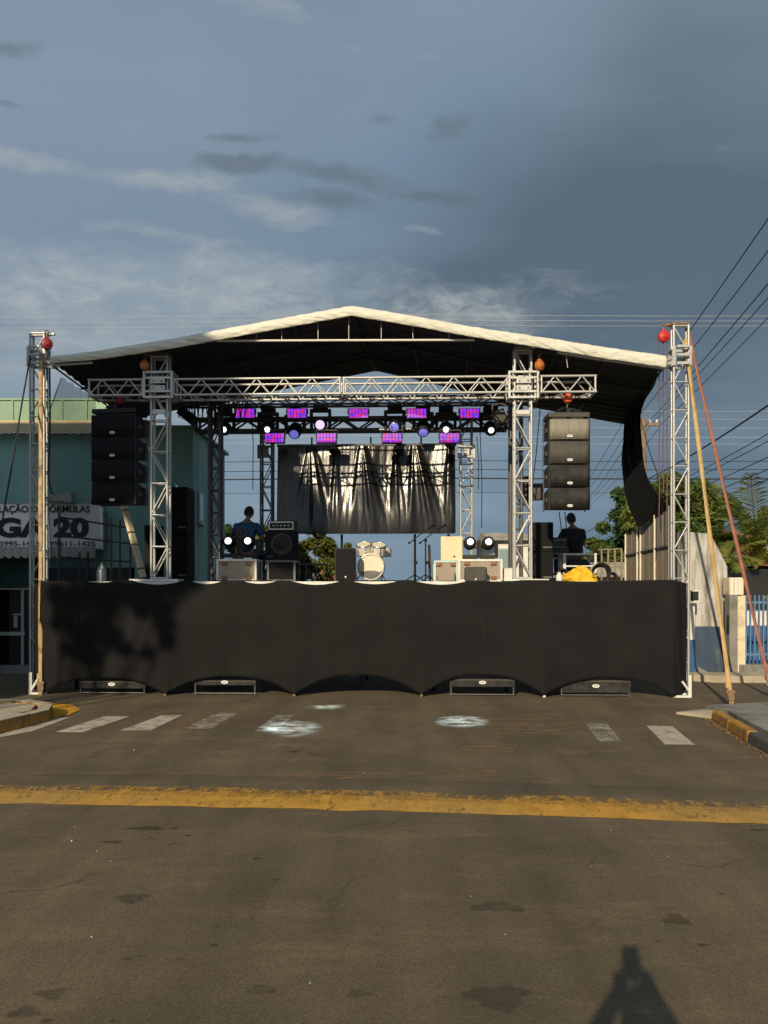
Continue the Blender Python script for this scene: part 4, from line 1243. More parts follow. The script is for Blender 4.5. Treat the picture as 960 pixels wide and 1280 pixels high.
# ---------------------------------------------------------------- things on the deck
def frame_case(name, label, p, wd, h, d_, body, edge, latches=True, group=None, cat='flight case'):
    t = sthing(name, label, cat, p, 0, group)
    bb = B(); bb.box((0, 0, h / 2), (wd - .03, d_ - .03, h - .02)); bb.build('body', body, t, .004)
    e = .035
    for x in (-1, 1):
        for y in (-1, 1):
            bb = B(); bb.box((x * (wd - e) / 2, y * (d_ - e) / 2, h / 2), (e, e, h)); bb.build('edge_post', edge, t, .004)
    for z in (e / 2 , h - e / 2):
        bb = B()
        for y in (-1, 1): bb.box((0, y * (d_ - e) / 2, z), (wd - 2 * e - .002, e - .004, e))
        for x in (-1, 1): bb.box((x * (wd - e) / 2, 0, z), (e - .004, d_ - 2 * e - .002, e))
        bb.build('edge_rim', edge, t, .004)
    if latches:
        for x in (-.30, .30):
            for z in ((.82,) if latches == 1 else (.82, .16)):
                bb = B(); bb.box((x * wd, -d_ / 2 - .002, h * z), (.09, .02, .06)); bb.box((x * wd, -d_ / 2 - .014, h * z), (.04, .012, .035)); bb.build('latch', 'latch', t, .003)
    return t

def onstage(x, v):  # u of a pixel column at depth v
    return Q(x, 726, v).x
def wid(px_, v): return px_ / ppm(v)
def zat(y, v): return Q(480, y, v).z

v = 0.75
frame_case('flight_case', 'beige flight case with bright metal edges below two shaded floor lights', (onstage(295.5, v), v + .25, DECK), wid(51, v), zat(698.5, v) - DECK, .5, 'case_wood', 'case_edge', 2, 'flight cases on the deck')
for x, lab in ((285, 'floor moving light with glaring white lens at the building end of the beige case'), (309.5, 'floor moving light with white lens in front of the man in blue')):
    p = Q(x, 676, v + .05)
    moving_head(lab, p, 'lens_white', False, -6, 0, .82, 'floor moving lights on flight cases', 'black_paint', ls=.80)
v = 0.95
p0 = (onstage(351.5, v), v + .25, DECK)
frame_case('amplifier_case', 'dark case with thin grey edges under the bass cabinet', p0, wid(36, v), zat(700, v) - DECK, .5, 'black_matte', 'alu_dark', 0)
# bass cabinet and its head
hc = zat(663, v) - zat(700, v); wc = wid(38, v)
t = sthing('bass_cabinet', 'black bass cabinet with one round loudspeaker, standing on the dark case', 'speaker cabinet', (onstage(350, v), v + .2, zat(700, v)))
bb = B(); bb.box((0, 0, hc / 2), (wc, .4, hc)); bb.build('cabinet', 'carpet_black', t, .012)
bb = B(); bb.box((0, -.203, hc / 2), (wc * .9, .012, hc * .88)); bb.build('grille', 'black_matte', t, .004)
bb = B(); bb.lathe([(.172, -.206), (.172, -.222), (.150, -.222), (.145, -.208), (.05, -.208 + .03), (.045, -.205), (.001, -.215)], (0.03, 0, hc * .54), (0, 1, 0), 28)
o = B(); o.lathe([(.150, 0.0), (.172, 0.0), (.172, .014), (.150, .014), (.150, 0.0)], (0.03, -.222, hc * .54), (0, 1, 0), 28); o.build('speaker_ring', 'dull_grille', t)
o = B(); o.lathe([(.150, 0.004), (.06, .012), (.055, .003), (.03, -.006), (.001, -.008)], (0.03, -.22, hc * .54), (0, 1, 0), 28); o.build('speaker_cone', 'grille', t)
bb = B(); bb.box((-.16, -.212, .06), (.10, .006, .025)); bb.build('nameplate', 'dull_grille', t)
t = sthing('bass_amplifier', 'slim amplifier head with a framed panel on top of the bass cabinet', 'amplifier', (onstage(351, v), v + .2, zat(663, v)))
ha = zat(650, v) - zat(663, v)
bb = B(); bb.box((0, 0, ha / 2), (wid(34, v), .34, ha)); bb.build('housing', 'black_paint', t, .008)
bb = B()
wpn = wid(30, v)
for z in (.16, .84): bb.box((0, -.174, ha * z), (wpn, .01, .014))
for x in (-.5, .5): bb.box((x * wpn, -.174, ha * .5), (.014, .012, ha * .72))
bb.build('panel_trim', 'case_edge', t)
for k in range(5):
    bb = B(); bb.cyl((-.12 + .06 * k, -.172, ha * .5), (-.12 + .06 * k, -.19, ha * .5), .012, n=10); bb.build('knob', 'alu', t)
# guard rail between cabinet and monitor
def rail(label, pts, h, v_, m, posts, bars=(1.0, 0.0)):
    t = sthing('guard_rail', label, 'railing', (0, 0, DECK), 0)
    a, c = Vector((onstage(pts[0], v_[0]), v_[0], 0)), Vector((onstage(pts[1], v_[1]), v_[1], 0))
    for k in range(posts):
        q = a.lerp(c, k / (posts - 1)); rod('post', q, q + Vector((0, 0, h)), .018, m, t)
    for z in bars:
        rod('rail', a + Vector((0, 0, h * z)), c + Vector((0, 0, h * z)), .016, m, t)
    return t
rail('grey steel guard rail with a leafy bush behind, next to the bass cabinet', (369, 409), .34, (3.0, 3.0), 'alu_dark', 4, (1.0,))
v = 1.1
t = sthing('floor_monitor', 'upright black speaker with rounded top left of the drum kit'.replace('left of', 'beside'), 'speaker', (onstage(432, v), v + .15, DECK))
wm, hm = wid(27, v), zat(684.5, v) - DECK
def monitor(t, wm, hm, d_, gm):
    n = 24
    def rr(i):
        a = 2 * math.pi * i / n; e = .22
        x = math.copysign(abs(math.cos(a)) ** e, math.cos(a)); z = math.copysign(abs(math.sin(a)) ** e, math.sin(a))
        return x * wm / 2, hm / 2 + z * hm / 2
    vs = [(rr(i)[0], -d_ / 2, rr(i)[1]) for i in range(n)] + [(rr(i)[0] * .8, d_ / 2, hm / 2 + (rr(i)[1] - hm / 2) * .96) for i in range(n)]
    bb = B(); bb.add(vs, [(i, (i + 1) % n, n + (i + 1) % n, n + i) for i in range(n)], True); bb.add(vs[:n], [tuple(reversed(range(n)))]); bb.add(vs[n:], [tuple(range(n))])
    bb.build('cabinet', 'black_paint', t, 0, True)
    vs = [(rr(i)[0] * .92, -d_ / 2 - .004, hm / 2 + (rr(i)[1] - hm / 2) * .94) for i in range(n)] + [(rr(i)[0] * .86, -d_ / 2 - .014, hm / 2 + (rr(i)[1] - hm / 2) * .9) for i in range(n)]
    bb = B(); bb.add(vs, [(i, (i + 1) % n, n + (i + 1) % n, n + i) for i in range(n)], True); bb.add(vs[n:], [tuple(range(n))]); bb.build('grille', gm, t, 0, True)
    bb = B(); bb.ball((0.0, -d_ / 2 - .016, hm * .14), .02, 10, 6, (1, .3, 1)); bb.build('logo_badge', 'alu', t)
monitor(t, wm, hm, .3, 'carpet_black')

# drum kit
v = 1.5
kit = sthing('drum_kit', 'white drum kit with bass drum and two rack toms', 'drums', (onstage(463.5, v), v + .2, DECK))
sc1 = 1 / ppm(v)
rbd = 16.6 * sc1
bb = B(); bb.lathe([(rbd * .97, -.20), (rbd * .97, .22)], (0, 0, rbd + .03), (0, 1, 0), 36); bb.build('bass_shell', 'drum_white', kit)
for y in (-.225, .22):
    bb = B(); bb.lathe([(rbd * .92, y - .02), (rbd * 1.02, y - .02), (rbd * 1.02, y + .02), (rbd * .92, y + .02), (rbd * .92, y - .02)], (0, 0, rbd + .03), (0, 1, 0), 36); bb.build('hoop', 'drum_white', kit)
bb = B(); bb.lathe([(rbd * .93, -.226), (.001, -.226)], (0, 0, rbd + .03), (0, 1, 0), 36); hd = bb.build('bass_head', 'drum_head', kit)
bb = B()
n = 24
pts = []
for k in range(n + 1):
    a = math.pi * (1.02 + 0.96 * k / n)
    pts.append((rbd * .9 * math.cos(a), rbd * .9 * math.sin(a)))
ins = [(x * .98, z * .42 - rbd * .28) for x, z in pts]
vs = [(x, -.230, rbd + .03 + z) for x, z in pts] + [(x * .9, -.230, rbd + .03 - rbd * .33 + 0.06 * rbd * math.cos(x / rbd * 3)) for x, z in reversed(pts)]
bb.add(vs, [(k, k + 1, 2 * n + 1 - k - 1 + 0, 2 * n + 1 - k) for k in range(n)])
bb.build('head_print', 'sign_grey', hd)
bb = B(); bb.lathe([(.055, -.234), (.03, -.236), (.001, -.236)], (rbd * .25, 0, rbd * .62), (0, 1, 0), 18); bb.build('port_hole', 'alu_dark', hd)
bb = B(); bb.grid(lambda i, j: (-rbd * .9 + rbd * .42 * i * (0.6 + .4 * math.sin(math.pi * j)), -.231, rbd * .5 + rbd * 1.0 * j), 6, 8); bb.build('shadow_patch', 'drum_head', hd).hide_render = False
bpy.data.objects.remove(bpy.data.objects['shadow_patch'])
for k in range(8):
    a = 2 * math.pi * (k + .5) / 8
    c, s_ = math.cos(a) * rbd, math.sin(a) * rbd
    bb = B(); bb.cyl((c * 1.03, -.24, rbd + .03 + s_ * 1.03), (c * 1.03, -.05, rbd + .03 + s_ * 1.03), .008, n=6); bb.box((c * 1.0, -.02, rbd + .03 + s_ * 1.0), (.03, .07, .03)); bb.build('lug', 'chrome', kit)
for s_ in (-1, 1):
    rod('spur', (s_ * rbd * .8, -.05, rbd * .6), (s_ * rbd * 1.18, -.22, 0.0), .010, 'chrome', kit)
for k, (x, y, rr) in enumerate(((454, 686, 9.0), (472.5, 686.5, 9.0))):
    q = Q(x, y, v)
    lx, lz = q.x - onstage(463.5, v), q.z - DECK
    r_ = rr * sc1
    tt = B(); ax = Vector((0.06 if k else -.04, -.42, .9)).normalized()
    tt.lathe([(r_ * .97, -.085), (r_, -.06), (r_, .06), (r_ * .97, .085)], (lx, -.05, lz), ax, 24); tm = tt.build('tom_shell', 'drum_white', kit)
    tt = B(); tt.lathe([(r_ * 1.05, .072), (r_ * 1.05, .095), (r_ * .96, .095), (r_ * .96, .085)], (lx, -.05, lz), ax, 24); tt.lathe([(r_ * 1.05, -.095), (r_ * 1.05, -.072)], (lx, -.05, lz), ax, 24); tt.build('rim', 'chrome', tm)
    tt = B(); tt.lathe([(r_ * .98, .087), (.001, .087)], (lx, -.05, lz), ax, 24); tt.build('top_skin', 'drum_head', tm)
    tt = B(); tt.lathe([(r_ * 1.0, -.088), (.001, -.088)], (lx, -.05, lz), ax, 24); tt.build('bottom_skin', 'drum_bottom', tm)
    tt = B()
    for m_ in range(6):
        a = 2 * math.pi * m_ / 6; a1 = ax.orthogonal().normalized(); a2 = ax.cross(a1)
        c = Vector((lx, -.05, lz)) + (a1 * math.cos(a) + a2 * math.sin(a)) * r_ * 1.03
        tt.cyl(c - ax * .08, c + ax * .08, .007, n=6); tt.ball(c, .016, 8, 5)
    tt.build('lugs', 'chrome', tm)
    rod('tom_post', (lx * .3, 0.02, rbd * 2), (lx * .6, .02, lz), .012, 'chrome', kit)
rod('tom_post', (0, .02, rbd * 2), (0, .02, rbd * 2 + .14), .015, 'chrome', kit)
bb = B(); bb.cyl((.16, .45, .45), (.16, .45, .6), .17, n=24); bb.build('snare_drum', 'drum_white', kit)
rod('snare_stand', (.16, .45, 0), (.16, .45, .45), .014, 'chrome', kit)

# microphone stands
for k, (x, lab) in enumerate(((518.5, 'black microphone stand with boom, closer to the drum kit'), (532, 'black microphone stand with boom, closer to the teal edged case'))):
    v = 1.3
    t = sthing('microphone_stand', lab, 'stand', (onstage(x, v), v, DECK))
    H = zat(674, v) - DECK
    rod('pole', (0, 0, 0.05), (0, 0, H), .013, 'black_paint', t)
    for a in range(3):
        an = a * 2.094 + .5; rod('leg', (0, 0, .12), (.2 * math.cos(an), .2 * math.sin(an), .012), .009, 'black_paint', t)
    e = Vector((.20, -.05, H + .16)); s0 = Vector((-.09, .02, H - .06))
    rod('boom', s0, e, .009, 'black_paint', t)
    bb = B(); bb.ball(s0, .022, 8, 6); bb.build('counterweight', 'black_paint', t)
    bb = B(); bb.cyl(e, e + Vector((.10, -.03, .05)), .012, .017, 10); bb.ball(e + Vector((.12, -.036, .06)), .024, 10, 6); bb.build('microphone', 'black_matte', t)
    bb = B(); bb.ball((0, 0, H - .02), .026, 8, 6); bb.box((.02, 0, H * .45), (.05, .03, .05)); bb.build('clutch', 'black_matte', t)
v = 1.3
t = sthing('music_stand', 'thin dark folded music stand leaning beside the microphone stands', 'stand', (onstage(537.5, v), v + .1, DECK))
rod('pole', (0, 0, 0), (-.01, .03, .62), .02, 'black_paint', t); rod('pole', (.05, 0, 0), (-.0, .03, .55), .012, 'rust', t)
for a in (-1, 1): rod('leg', (0, 0, .1), (a * .15, -.05, 0), .008, 'black_paint', t)

# cases, board and lights on the sunlit side
v = 0.7
frame_case('flight_case', 'small beige flight case with pale teal edges beside the microphone stands', (onstage(557.5, v), v + .25, DECK), wid(30, v), zat(700.5, v) - DECK, .5, 'case_grey', 'case_edge_teal', 2, 'flight cases on the deck')
frame_case('flight_case', 'wide beige flight case with white edges under two sunlit floor lights', (onstage(600.5, v), v + .25, DECK), wid(55, v), zat(699, v) - DECK, .5, 'case_grey', 'case_edge', 2, 'flight cases on the deck')
bb = B(); t = sthing('case_lid', 'grey rounded lid leaning on the small teal edged case', 'lid', (onstage(558, v - .06), v - .07, DECK))
bb.box((0, 0, .085), (.26, .03, .16)); bb.build('panel', 'case_grey', t, .03)
v = .55
t = sthing('floor_monitor', 'low dark grey monitor speaker in front of the wide beige case', 'speaker', (onstage(594, v), v, DECK)); monitor(t, wid(28, v), zat(709, v) - DECK, .2, 'dull_grille')
v = .85
t = sthing('cream_board', 'square cream board standing on the small flight case', 'board', (onstage(564.5, v), v, zat(700.5, .7) + .004))
bb = B(); bb.box((0, 0, .19), (wid(27, v), .05, zat(669, v) - zat(699, v))); bb.build('panel', 'cream_board', t, .008)
bb = B(); bb.cyl((0.04, -.027, .06), (.04, -.034, .06), .02); bb.build('latch_hole', 'latch', t)
for x, lab in ((588, 'sunlit floor moving light beside the cream board'), (611, 'sunlit floor moving light at the outer end of the wide case')):
    p = Q(x, 677, .8)
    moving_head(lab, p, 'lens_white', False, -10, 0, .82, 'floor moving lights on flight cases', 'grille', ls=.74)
v = 1.0
t = sthing('white_crate', 'plain white crate between the wide flight case and the sunlit tower', 'crate', (onstage(633, v), v, DECK))
bb = B(); bb.box((0, 0, .1), (.16, .3, .2)); bb.build('body', 'wall_white', t, .006); bb = B(); bb.box((0, 0, .208), (.175, .31, .014)); bb.build('lid', 'table_white', t, .004)

# tall carpeted stacks
def stack(label, xc, wpx, y0, v, m='carpet_black', d_=.55, name='speaker_stack', nbox=2):
    t = sthing(name, label, 'speaker stack', (onstage(xc, v), v + d_ / 2, DECK))
    H = zat(y0, v) - DECK; wd = wid(wpx, v)
    for k in range(nbox):
        bb = B(); bb.box((0, 0, H * (k + .5) / nbox), (wd, d_, H / nbox - .008)); o = bb.build('cabinet', m, t, .01)
        bb = B(); bb.box((0, -d_ / 2 - .004, H * (k + .5) / nbox), (wd * .9, .012, H / nbox * .86)); bb.build('grille', 'black_matte', o, .003)
        bb = B(); bb.box((wd * .2, -d_ / 2 - .016, H * (k + .15) / nbox), (.14, .012, .03)); bb.build('handle', 'alu_dark', o, .003)
    return t
stack('tall carpeted black speaker stack beside the sunlit tower base', 679, 25, 653, 1.25, nbox=2)
stack('tall black speaker stack in deep shade behind the shaded tower', 223, 22, 607, 2.3, 'black_matte', .5, nbox=2)
stack('short black speaker box close to the foot of the shaded tower', 188, 16, 655, 1.9, 'black_matte', .4, nbox=1)
t = sthing('dimmer_rack', 'small grey dimmer box strapped to the dark support tower', 'equipment box', Q(672, 615, 2.0))
bb = B(); bb.box((0, 0, 0), (.18, .16, .28)); bb.build('housing', 'dull_grille', t, .008); bb = B(); bb.box((-.18, .02, .02), (.14, .14, .5)); bb.build('cable_loom', 'black_matte', t, .02)
for k in range(4):
    bb = B(); bb.box((-.18, -.055, -.16 + .1 * k), (.10, .012, .02)); bb.build('breaker', 'alu_dark', t)
t = sthing('mixer_rack', 'grey outboard rack on legs next to the man in black', 'rack', (onstage(699, 2.2), 2.4, DECK))
bb = B(); bb.box((0, 0, .62), (.28, .4, .34)); bb.build('housing', 'black_paint', t, .008)
for k in range(5):
    bb = B(); bb.box((0, -.205, .5 + .06 * k), (.25, .012, .045)); bb.build('rack_unit', ('alu_dark', 'dull_grille')[k % 2], t, .003)
for x in (-.12, .12):
    for y in (-.18, .18): rod('leg', (x, y, 0), (x, y, .45), .016, 'table_white', t)
rod('cross_bar', (-.12, -.18, .42), (.12, -.18, .42), .018, 'table_white', t)

# white table, yellow bag, cable coil
v = 1.7
t = sthing('work_table', 'white metal table in front of the man in black', 'table', (onstage(725, v), v + .25, DECK))
wt = wid(42, v); ht = zat(692, v) - DECK
bb = B(); bb.box((0, 0, ht - .015), (wt, .5, .03)); bb.build('tabletop', 'table_white', t, .004)
for x in (-1, 1):
    for y in (-1, 1): rod('leg', (x * (wt / 2 - .03), y * .22, 0), (x * (wt / 2 - .03), y * .22, ht - .03), .022, 'table_white', t, True)
rod('stretcher', (-wt / 2 + .04, -.22, ht * .55), (wt / 2 - .04, -.22, ht * .55), .016, 'table_white', t)
bb = B(); bb.box((.02, .1, ht * .45), (wt * .7, .2, ht * .5)); bb.build('shelf_box', 'black_paint', t, .01)
v = 1.35
def bag(i, j):
    a = 2 * math.pi * i; h = j
    rr = (1 - h ** 2.2) ** .5
    n_ = 1 + .30 * mnoise.noise(Vector((math.cos(a) * 1.6, math.sin(a) * 1.6, h * 2))) + .16 * mnoise.noise(Vector((math.cos(a) * 5, math.sin(a) * 5, h * 5)))
    return (0.30 * rr * n_ * math.cos(a) - .06 * h, .16 * rr * n_ * math.sin(a), .20 * h * n_ + .005 + .03 * h * math.sin(a * 2))
t = sthing('yellow_bag', 'crumpled bright yellow cloth lying by the white table', 'cloth', (onstage(727, v), v, DECK)); bb = B(); bb.grid(bag, 60, 22); bb.build('cloth', 'bag_yellow', t)
for x, rr, lab in ((751, .15, 'big black cable coil standing beside the yellow cloth'), (765, .07, 'small black cable heap at the end of the table'), (703, .10, 'black tangle of cable between the rack and the yellow cloth'), (694, .07, 'black tangle of cable at the foot of the carpeted stack')):
    t = sthing('cable_coil', lab, 'cable', (onstage(x, v + .1), v + .1, DECK), 0, 'cable coils on the deck')
    for k in range(4):
        bb = B(); r_ = rr * (1 - .06 * k)
        bb.tube([(r_ * math.cos(a) * (1 + .08 * math.sin(3 * a + k)), .03 * k - .05 + .03 * math.sin(2 * a + k), r_ + .012 + r_ * math.sin(a)) for a in [q_ * math.pi / 12 for q_ in range(25)]], .014, 6)
        bb.build('cable_loop', 'rope_black' if k % 2 == 0 else 'black_paint', t)
t = sthing('water_jug', 'white plastic jug on the deck among the black cables', 'jug', (onstage(699, v - .1), v - .1, DECK))
bb = B(); bb.lathe([(.001, 0), (.05, 0), (.055, .01), (.055, .1), (.025, .14), (.022, .16), (.001, .16)], n=16); bb.build('body', 'table_white', t)

# loose cables trailing over the deck edge zone
for k, (xa, xb, vv, lab) in enumerate(((268, 340, .45, 'thin black cable lying along the deck in front of the beige case'), (430, 515, .5, 'thin black cable lying across the deck before the drum kit'), (640, 690, .6, 'black cable lying on the deck between the sunlit tower and carpeted stack'))):
    pts = [S(onstage(xa + (xb - xa) * i / 10, vv), vv + .08 * math.sin(i * 1.3 + k), DECK + .012) for i in range(11)]
    bb = B(); bb.tube(pts, .010, 5); props(bb.build('deck_cable', 'rope_black'), lab, 'cable')

# leaning cream plank and dark bands that copy the shadows across it
pa, pq = Q(155, 632, 1.4), Q(179, 722, 1.2)
t = sthing('leaning_plank', 'cream plank leaning against the lighting frame under the shaded speaker column', 'plank', (0, 0, 0))
d = pa - pq
rt = d.to_track_quat('Z', 'Y').to_matrix()
bb = B(); bb.box((pa + pq) / 2, (.105, .06, d.length), rt); bb.build('board', 'plank_cream', t, .004)
for f in (.12, .45, .62, .93):
    bb = B(); bb.box(pq + d * f + Vector((0, -.002, 0)), (.115, .07, .025), rt); bb.build('shadow_band', 'latch', t)

# railings at the building end of the deck
t = sthing('guard_rail', 'dark scaffold rail standing in front of the pharmacy sign', 'railing', (0, 0, DECK))
gx = [(74, .9, 640), (100, 1.4, 690), (110, 1.7, 690), (139, 2.4, 648), (150, 2.8, 650), (163, 3.2, 655)]
pts = []
for x, vv, yt in gx:
    q = Q(x, yt, vv); pts.append(q - Vector((0, 0, DECK))); rod('post', (q.x, vv, 0), q - Vector((0, 0, DECK)), .02, 'alu_dark', t)
for z in (.40, .75, 1.05):
    rod('rail', (pts[0].x, pts[0].y, z * 1.0), (pts[-1].x, pts[-1].y, z * 1.0), .016, 'alu_dark', t)
for k in range(16):
    f = k / 15.0; a = Vector((pts[0].x, pts[0].y, 0)).lerp(Vector((pts[-1].x, pts[-1].y, 0)), .05 + .55 * f)
    rod('baluster', a, a + Vector((0, 0, .40)), .008, 'alu_dark', t)
t = sthing('gas_bottle', 'tall pale bottle standing on the deck near the scaffold rail', 'bottle', (onstage(127, 1.6), 1.6, DECK))
bb = B(); bb.lathe([(.001, 0), (.075, 0), (.08, .02), (.08, .2), (.05, .26), (.022, .29), (.022, .33), (.001, .33)], n=18); bb.build('body', 'porcelain', t)
rail('pale steel guard rail at the back of the stage by the trees', (744, 777), .62, (3.4, 2.9), 'board_weathered', 5, (1.0, .18))

# weathered board barrier on the sunlit end
ba, bc = Q(838.5, 634, .75), Q(783.5, 669, 2.95)
t = sthing('board_barrier', 'fence of weathered grey boards with pale posts along the stage end', 'barrier', (0, 0, DECK))
N = 7
for k in range(N):
    f0, f1 = k / N, (k + 1) / N
    p0_, p1_ = ba.lerp(bc, f0), ba.lerp(bc, f1)
    d = p1_ - p0_; L = math.hypot(d.x, d.y); an = math.atan2(d.y, d.x)
    h = (p0_.z + p1_.z) / 2 - DECK - .03
    bb = B(); bb.box((0, 0, h / 2), (L - .012, .02, h + R.uniform(-.02, .02)))
    o = bb.build('board', 'board_weathered', t); o.location = ((p0_.x + p1_.x) / 2, (p0_.y + p1_.y) / 2, .01); o.rotation_euler = (0, 0, an + R.uniform(-.02, .02))
for f in (0.0, .30, .62, .70, 1.0):
    q = ba.lerp(bc, f); rod('post', (q.x - .03, q.y - .02, 0), (q.x - .03, q.y - .02, q.z - DECK + .02), .017, 'post_cream', t)
for z in (.50,):
    rod('rail', (ba.x - .02, ba.y, ba.z * 0 + .56), (bc.x - .02, bc.y, .50), .022, 'alu_dark', t)

# low equipment under the stage
def wedge(label, xa, xb, yt, yb, table, v=.0):
    t = sthing('subwoofer', label, 'speaker', (Q((xa + xb) / 2, 860, v).x, v + .2, 0), 0, 'speakers pushed under the stage')
    wd = (xb - xa) / ppm(v)
    zt = Q(480, yt, v).z; zb = max(.02, Q(480, yb, v).z)
    bb = B(); bb.box((0, 0, (zt + zb) / 2), (wd, .4, zt - zb)); bb.build('cabinet', 'dull_grille', t, .008)
    bb = B(); bb.box((0, -.203, (zt + zb) / 2 - .01), (wd * .97, .012, (zt - zb) * .80)); bb.build('front_panel', 'grille', t, .003)
    bb = B(); badge(bb, -.212, (zt + zb) / 2 + .01, 0, 1.25); o = bb.build('logo_badge', 'badge', t); badge_marks(o, -.212, (zt + zb) / 2 + .01, 1.2)
    if table:
        for x in (-1, 1):
            for y in (-1, 1): rod('leg', (x * (wd / 2 - .015), y * .18, 0), (x * (wd / 2 - .015), y * .18, zb + .004), .012, 'alu_dark', t)
        rod('stretcher', (-wd / 2, -.19, .03), (wd / 2, -.19, .03), .010, 'alu_dark', t)
wedge('black subwoofer under the dappled end of the stage skirt', 98, 182, 853, 862, True)
wedge('thin black subwoofer on a frame, second arch from the building', 242, 320, 851.5, 857, True)
wedge('black subwoofer on a frame under the fourth arch', 563, 643, 848.5, 858, True)
wedge('deep black subwoofer in the last arch beside the corner foot', 702, 787, 849, 865, True)

# ---------------------------------------------------------------- straps and ropes
def strap(name, label, a, c, wd, m, ratchet=None, up=None, group=None):
    a, c = Vector(a), Vector(c)
    t = thing(name, label, 'strap', c, 0, group)
    d = a - c
    side = d.cross(Vector((0, 1, 0))).normalized()
    nrm = side.cross(d.normalized())
    n = 40
    vs = []
    for i in range(n + 1):
        p = d * (i / n) - Vector((0, 0, .05 * math.sin(math.pi * i / n)))
        tw = .25 * math.sin(i * .5)
        s2 = (side * math.cos(tw) + nrm * math.sin(tw)) * wd / 2
        vs += [p - s2, p + s2]
    bb = B(); bb.add(vs, [(2 * i, 2 * i + 1, 2 * i + 3, 2 * i + 2) for i in range(n)], True)
    o = bb.build('webbing', m, t); md = o.modifiers.new('Solidify', 'SOLIDIFY'); md.thickness = .006
    if ratchet:
        e = d.normalized()
        rt = e.to_track_quat('Z', 'Y').to_matrix()
        bb = B(); bb.box(e * .16, (.085, .05, .14), rt); bb.cyl(e * .20 - side * .06, e * .20 + side * .06, .028); bb.build('ratchet', 'rust', t, .006)
        bb = B(); bb.box(e * .30 + side * .02, (.06, .04, .10), rt); bb.build('strap_knot', m, t, .012)
        bb = B(); bb.cyl((0.0, 0, -.06), (-.01, 0.02, .10), .014); bb.build('stake', 'rust', t)
    return t
tr_top = S(*Q(857, 424, .2)); 
strap('tension_strap', 'yellow tension strap with ratchet staked in front of the grey wall', tr_top, G(915, 884), .058, 'strap_yellow', True)
strap('tension_strap', 'faded red tension strap running down past the blue fence', S(*Q(859, 408, .25)), G(966, 872), .050, 'strap_red', True)
strap('tension_strap', 'dirty cream strap hanging straight down the tower by the pharmacy', S(*Q(51, 437, .05)), S(*Q(50.5, 871, -.12)), .06, 'strap_dirty', True)
bb = B(); bb.tube([S(*Q(39, 440, .1)), S(*Q(28, 500, -.3)), S(*Q(17, 570, -.8)), S(*Q(3, 650, -1.3)), G(-60, 900, .1)], .012); props(bb.build('guy_rope', 'rope_black'), 'black guy rope slanting from the shaded tower down past the sign', 'rope')
bb = B(); bb.tube([S(*Q(62, 452, .2)), S(*Q(62.5, 520, .2)), S(*Q(61, 600, .2)), S(*Q(64, 615, .2)), S(*Q(72, 622, .25))], .014); props(bb.build('lifting_rope', 'rope_black'), 'black rope hanging beside the shaded roof tower', 'rope')
bb = B(); bb.tube([S(*Q(800, 520, 5)), S(*Q(812, 565, 5)), S(*Q(824, 598, 4)), S(*Q(838, 640, 2))], .010); props(bb.build('guy_rope', 'rope_black'), 'thin black guy rope behind the gathered side drape', 'rope')
# signal cables hanging inside the stage
for k, (x, ya, yb, v) in enumerate(((314, 500, 612, 2.2), (596, 545, 612, 2.2), (600, 540, 660, 2.3), (706, 640, 690, 1.3), (699, 640, 680, 1.2), (676, 500, 640, 1.5))):
    a, c = S(*Q(x, ya, v)), S(*Q(x + (2 if k < 5 else -15), yb, v))
    bb = B(); bb.tube([a, a.lerp(c, .5) + Vector((.02, 0, 0)), c], .008, 5)
    props(bb.build('hanging_cable', 'rope_black'), ('thin black cable dangling in front of the gap beside the dark rear tower', 'short black cable dangling beside the bright rear tower', 'longer black cable dangling beside the bright rear tower', 'black cable dropping from the sunlit speakers to the man in black', 'black cable dropping from the sunlit speakers onto the rack', 'black cable looping from the front beam behind the sunlit tower')[k], 'cable')
# clutter of clamps and loops at the shaded end of the beam
t = sthing('cable_bundle', 'dark bundle of cables slung below the front beam by the shaded tower', 'cable', Q(262, 508, 1.5))
for k in range(14):
    x0 = -.55 + .08 * k; bb = B()
    dp = .10 + .16 * R.random()
    bb.tube([(x0, R.uniform(-.1, .1), .10), (x0 + .03, 0, -dp), (x0 + .10, 0, -dp - .03), (x0 + .16, R.uniform(-.1, .1), .10)], .011, 5); bb.build('cable_loop', 'rope_black', t)

# ---------------------------------------------------------------- pharmacy building
YB = 15.0
bd = thing('pharmacy_building', 'teal corner building with a green metal parapet behind the stage', 'building', (0, 0, 0))
xr = W(168, 600, YB).x; xc_ = W(241, 600, YB).x
zt1 = W(0, 541, YB).z; zg = W(0, 528, YB).z; ztop = W(0, 499, YB).z; zt2 = W(0, 536, YB).z
bb = B(); bb.box(((-16 + xr) / 2, YB + 4, zt1 / 2 + 1.0), (xr + 16, 8, zt1 - 2.0)); bb.build('main_wall', 'teal_wall', bd)
bb = B(); bb.box(((xr + xc_) / 2 + .001, YB + 1.5, zt2 / 2), (xc_ - xr, 3, zt2)); bb.build('annex_wall', 'teal_wall', bd)
bb = B(); bb.box(((xr + xc_) / 2 + .02, YB + 1.5, zt2 + .03), (xc_ - xr + .14, 3.1, .06)); bb.build('annex_coping', 'green_metal', bd)
k = 0
x = -16.0
while x < xr - .1:
    bb = B(); bb.box((x + .24, YB + .12, (zg + ztop) / 2), (.47, .05, ztop - zg)); bb.box((x + .48, YB + .095, (zg + ztop) / 2), (.03, .04, ztop - zg)); bb.build('parapet_sheet', 'green_metal', bd); x += .484
bb = B(); bb.box(((-16 + xr) / 2, YB + .13, ztop + .02), (xr + 16, .12, .04)); bb.build('parapet_cap', 'green_metal', bd)
x = -16.0
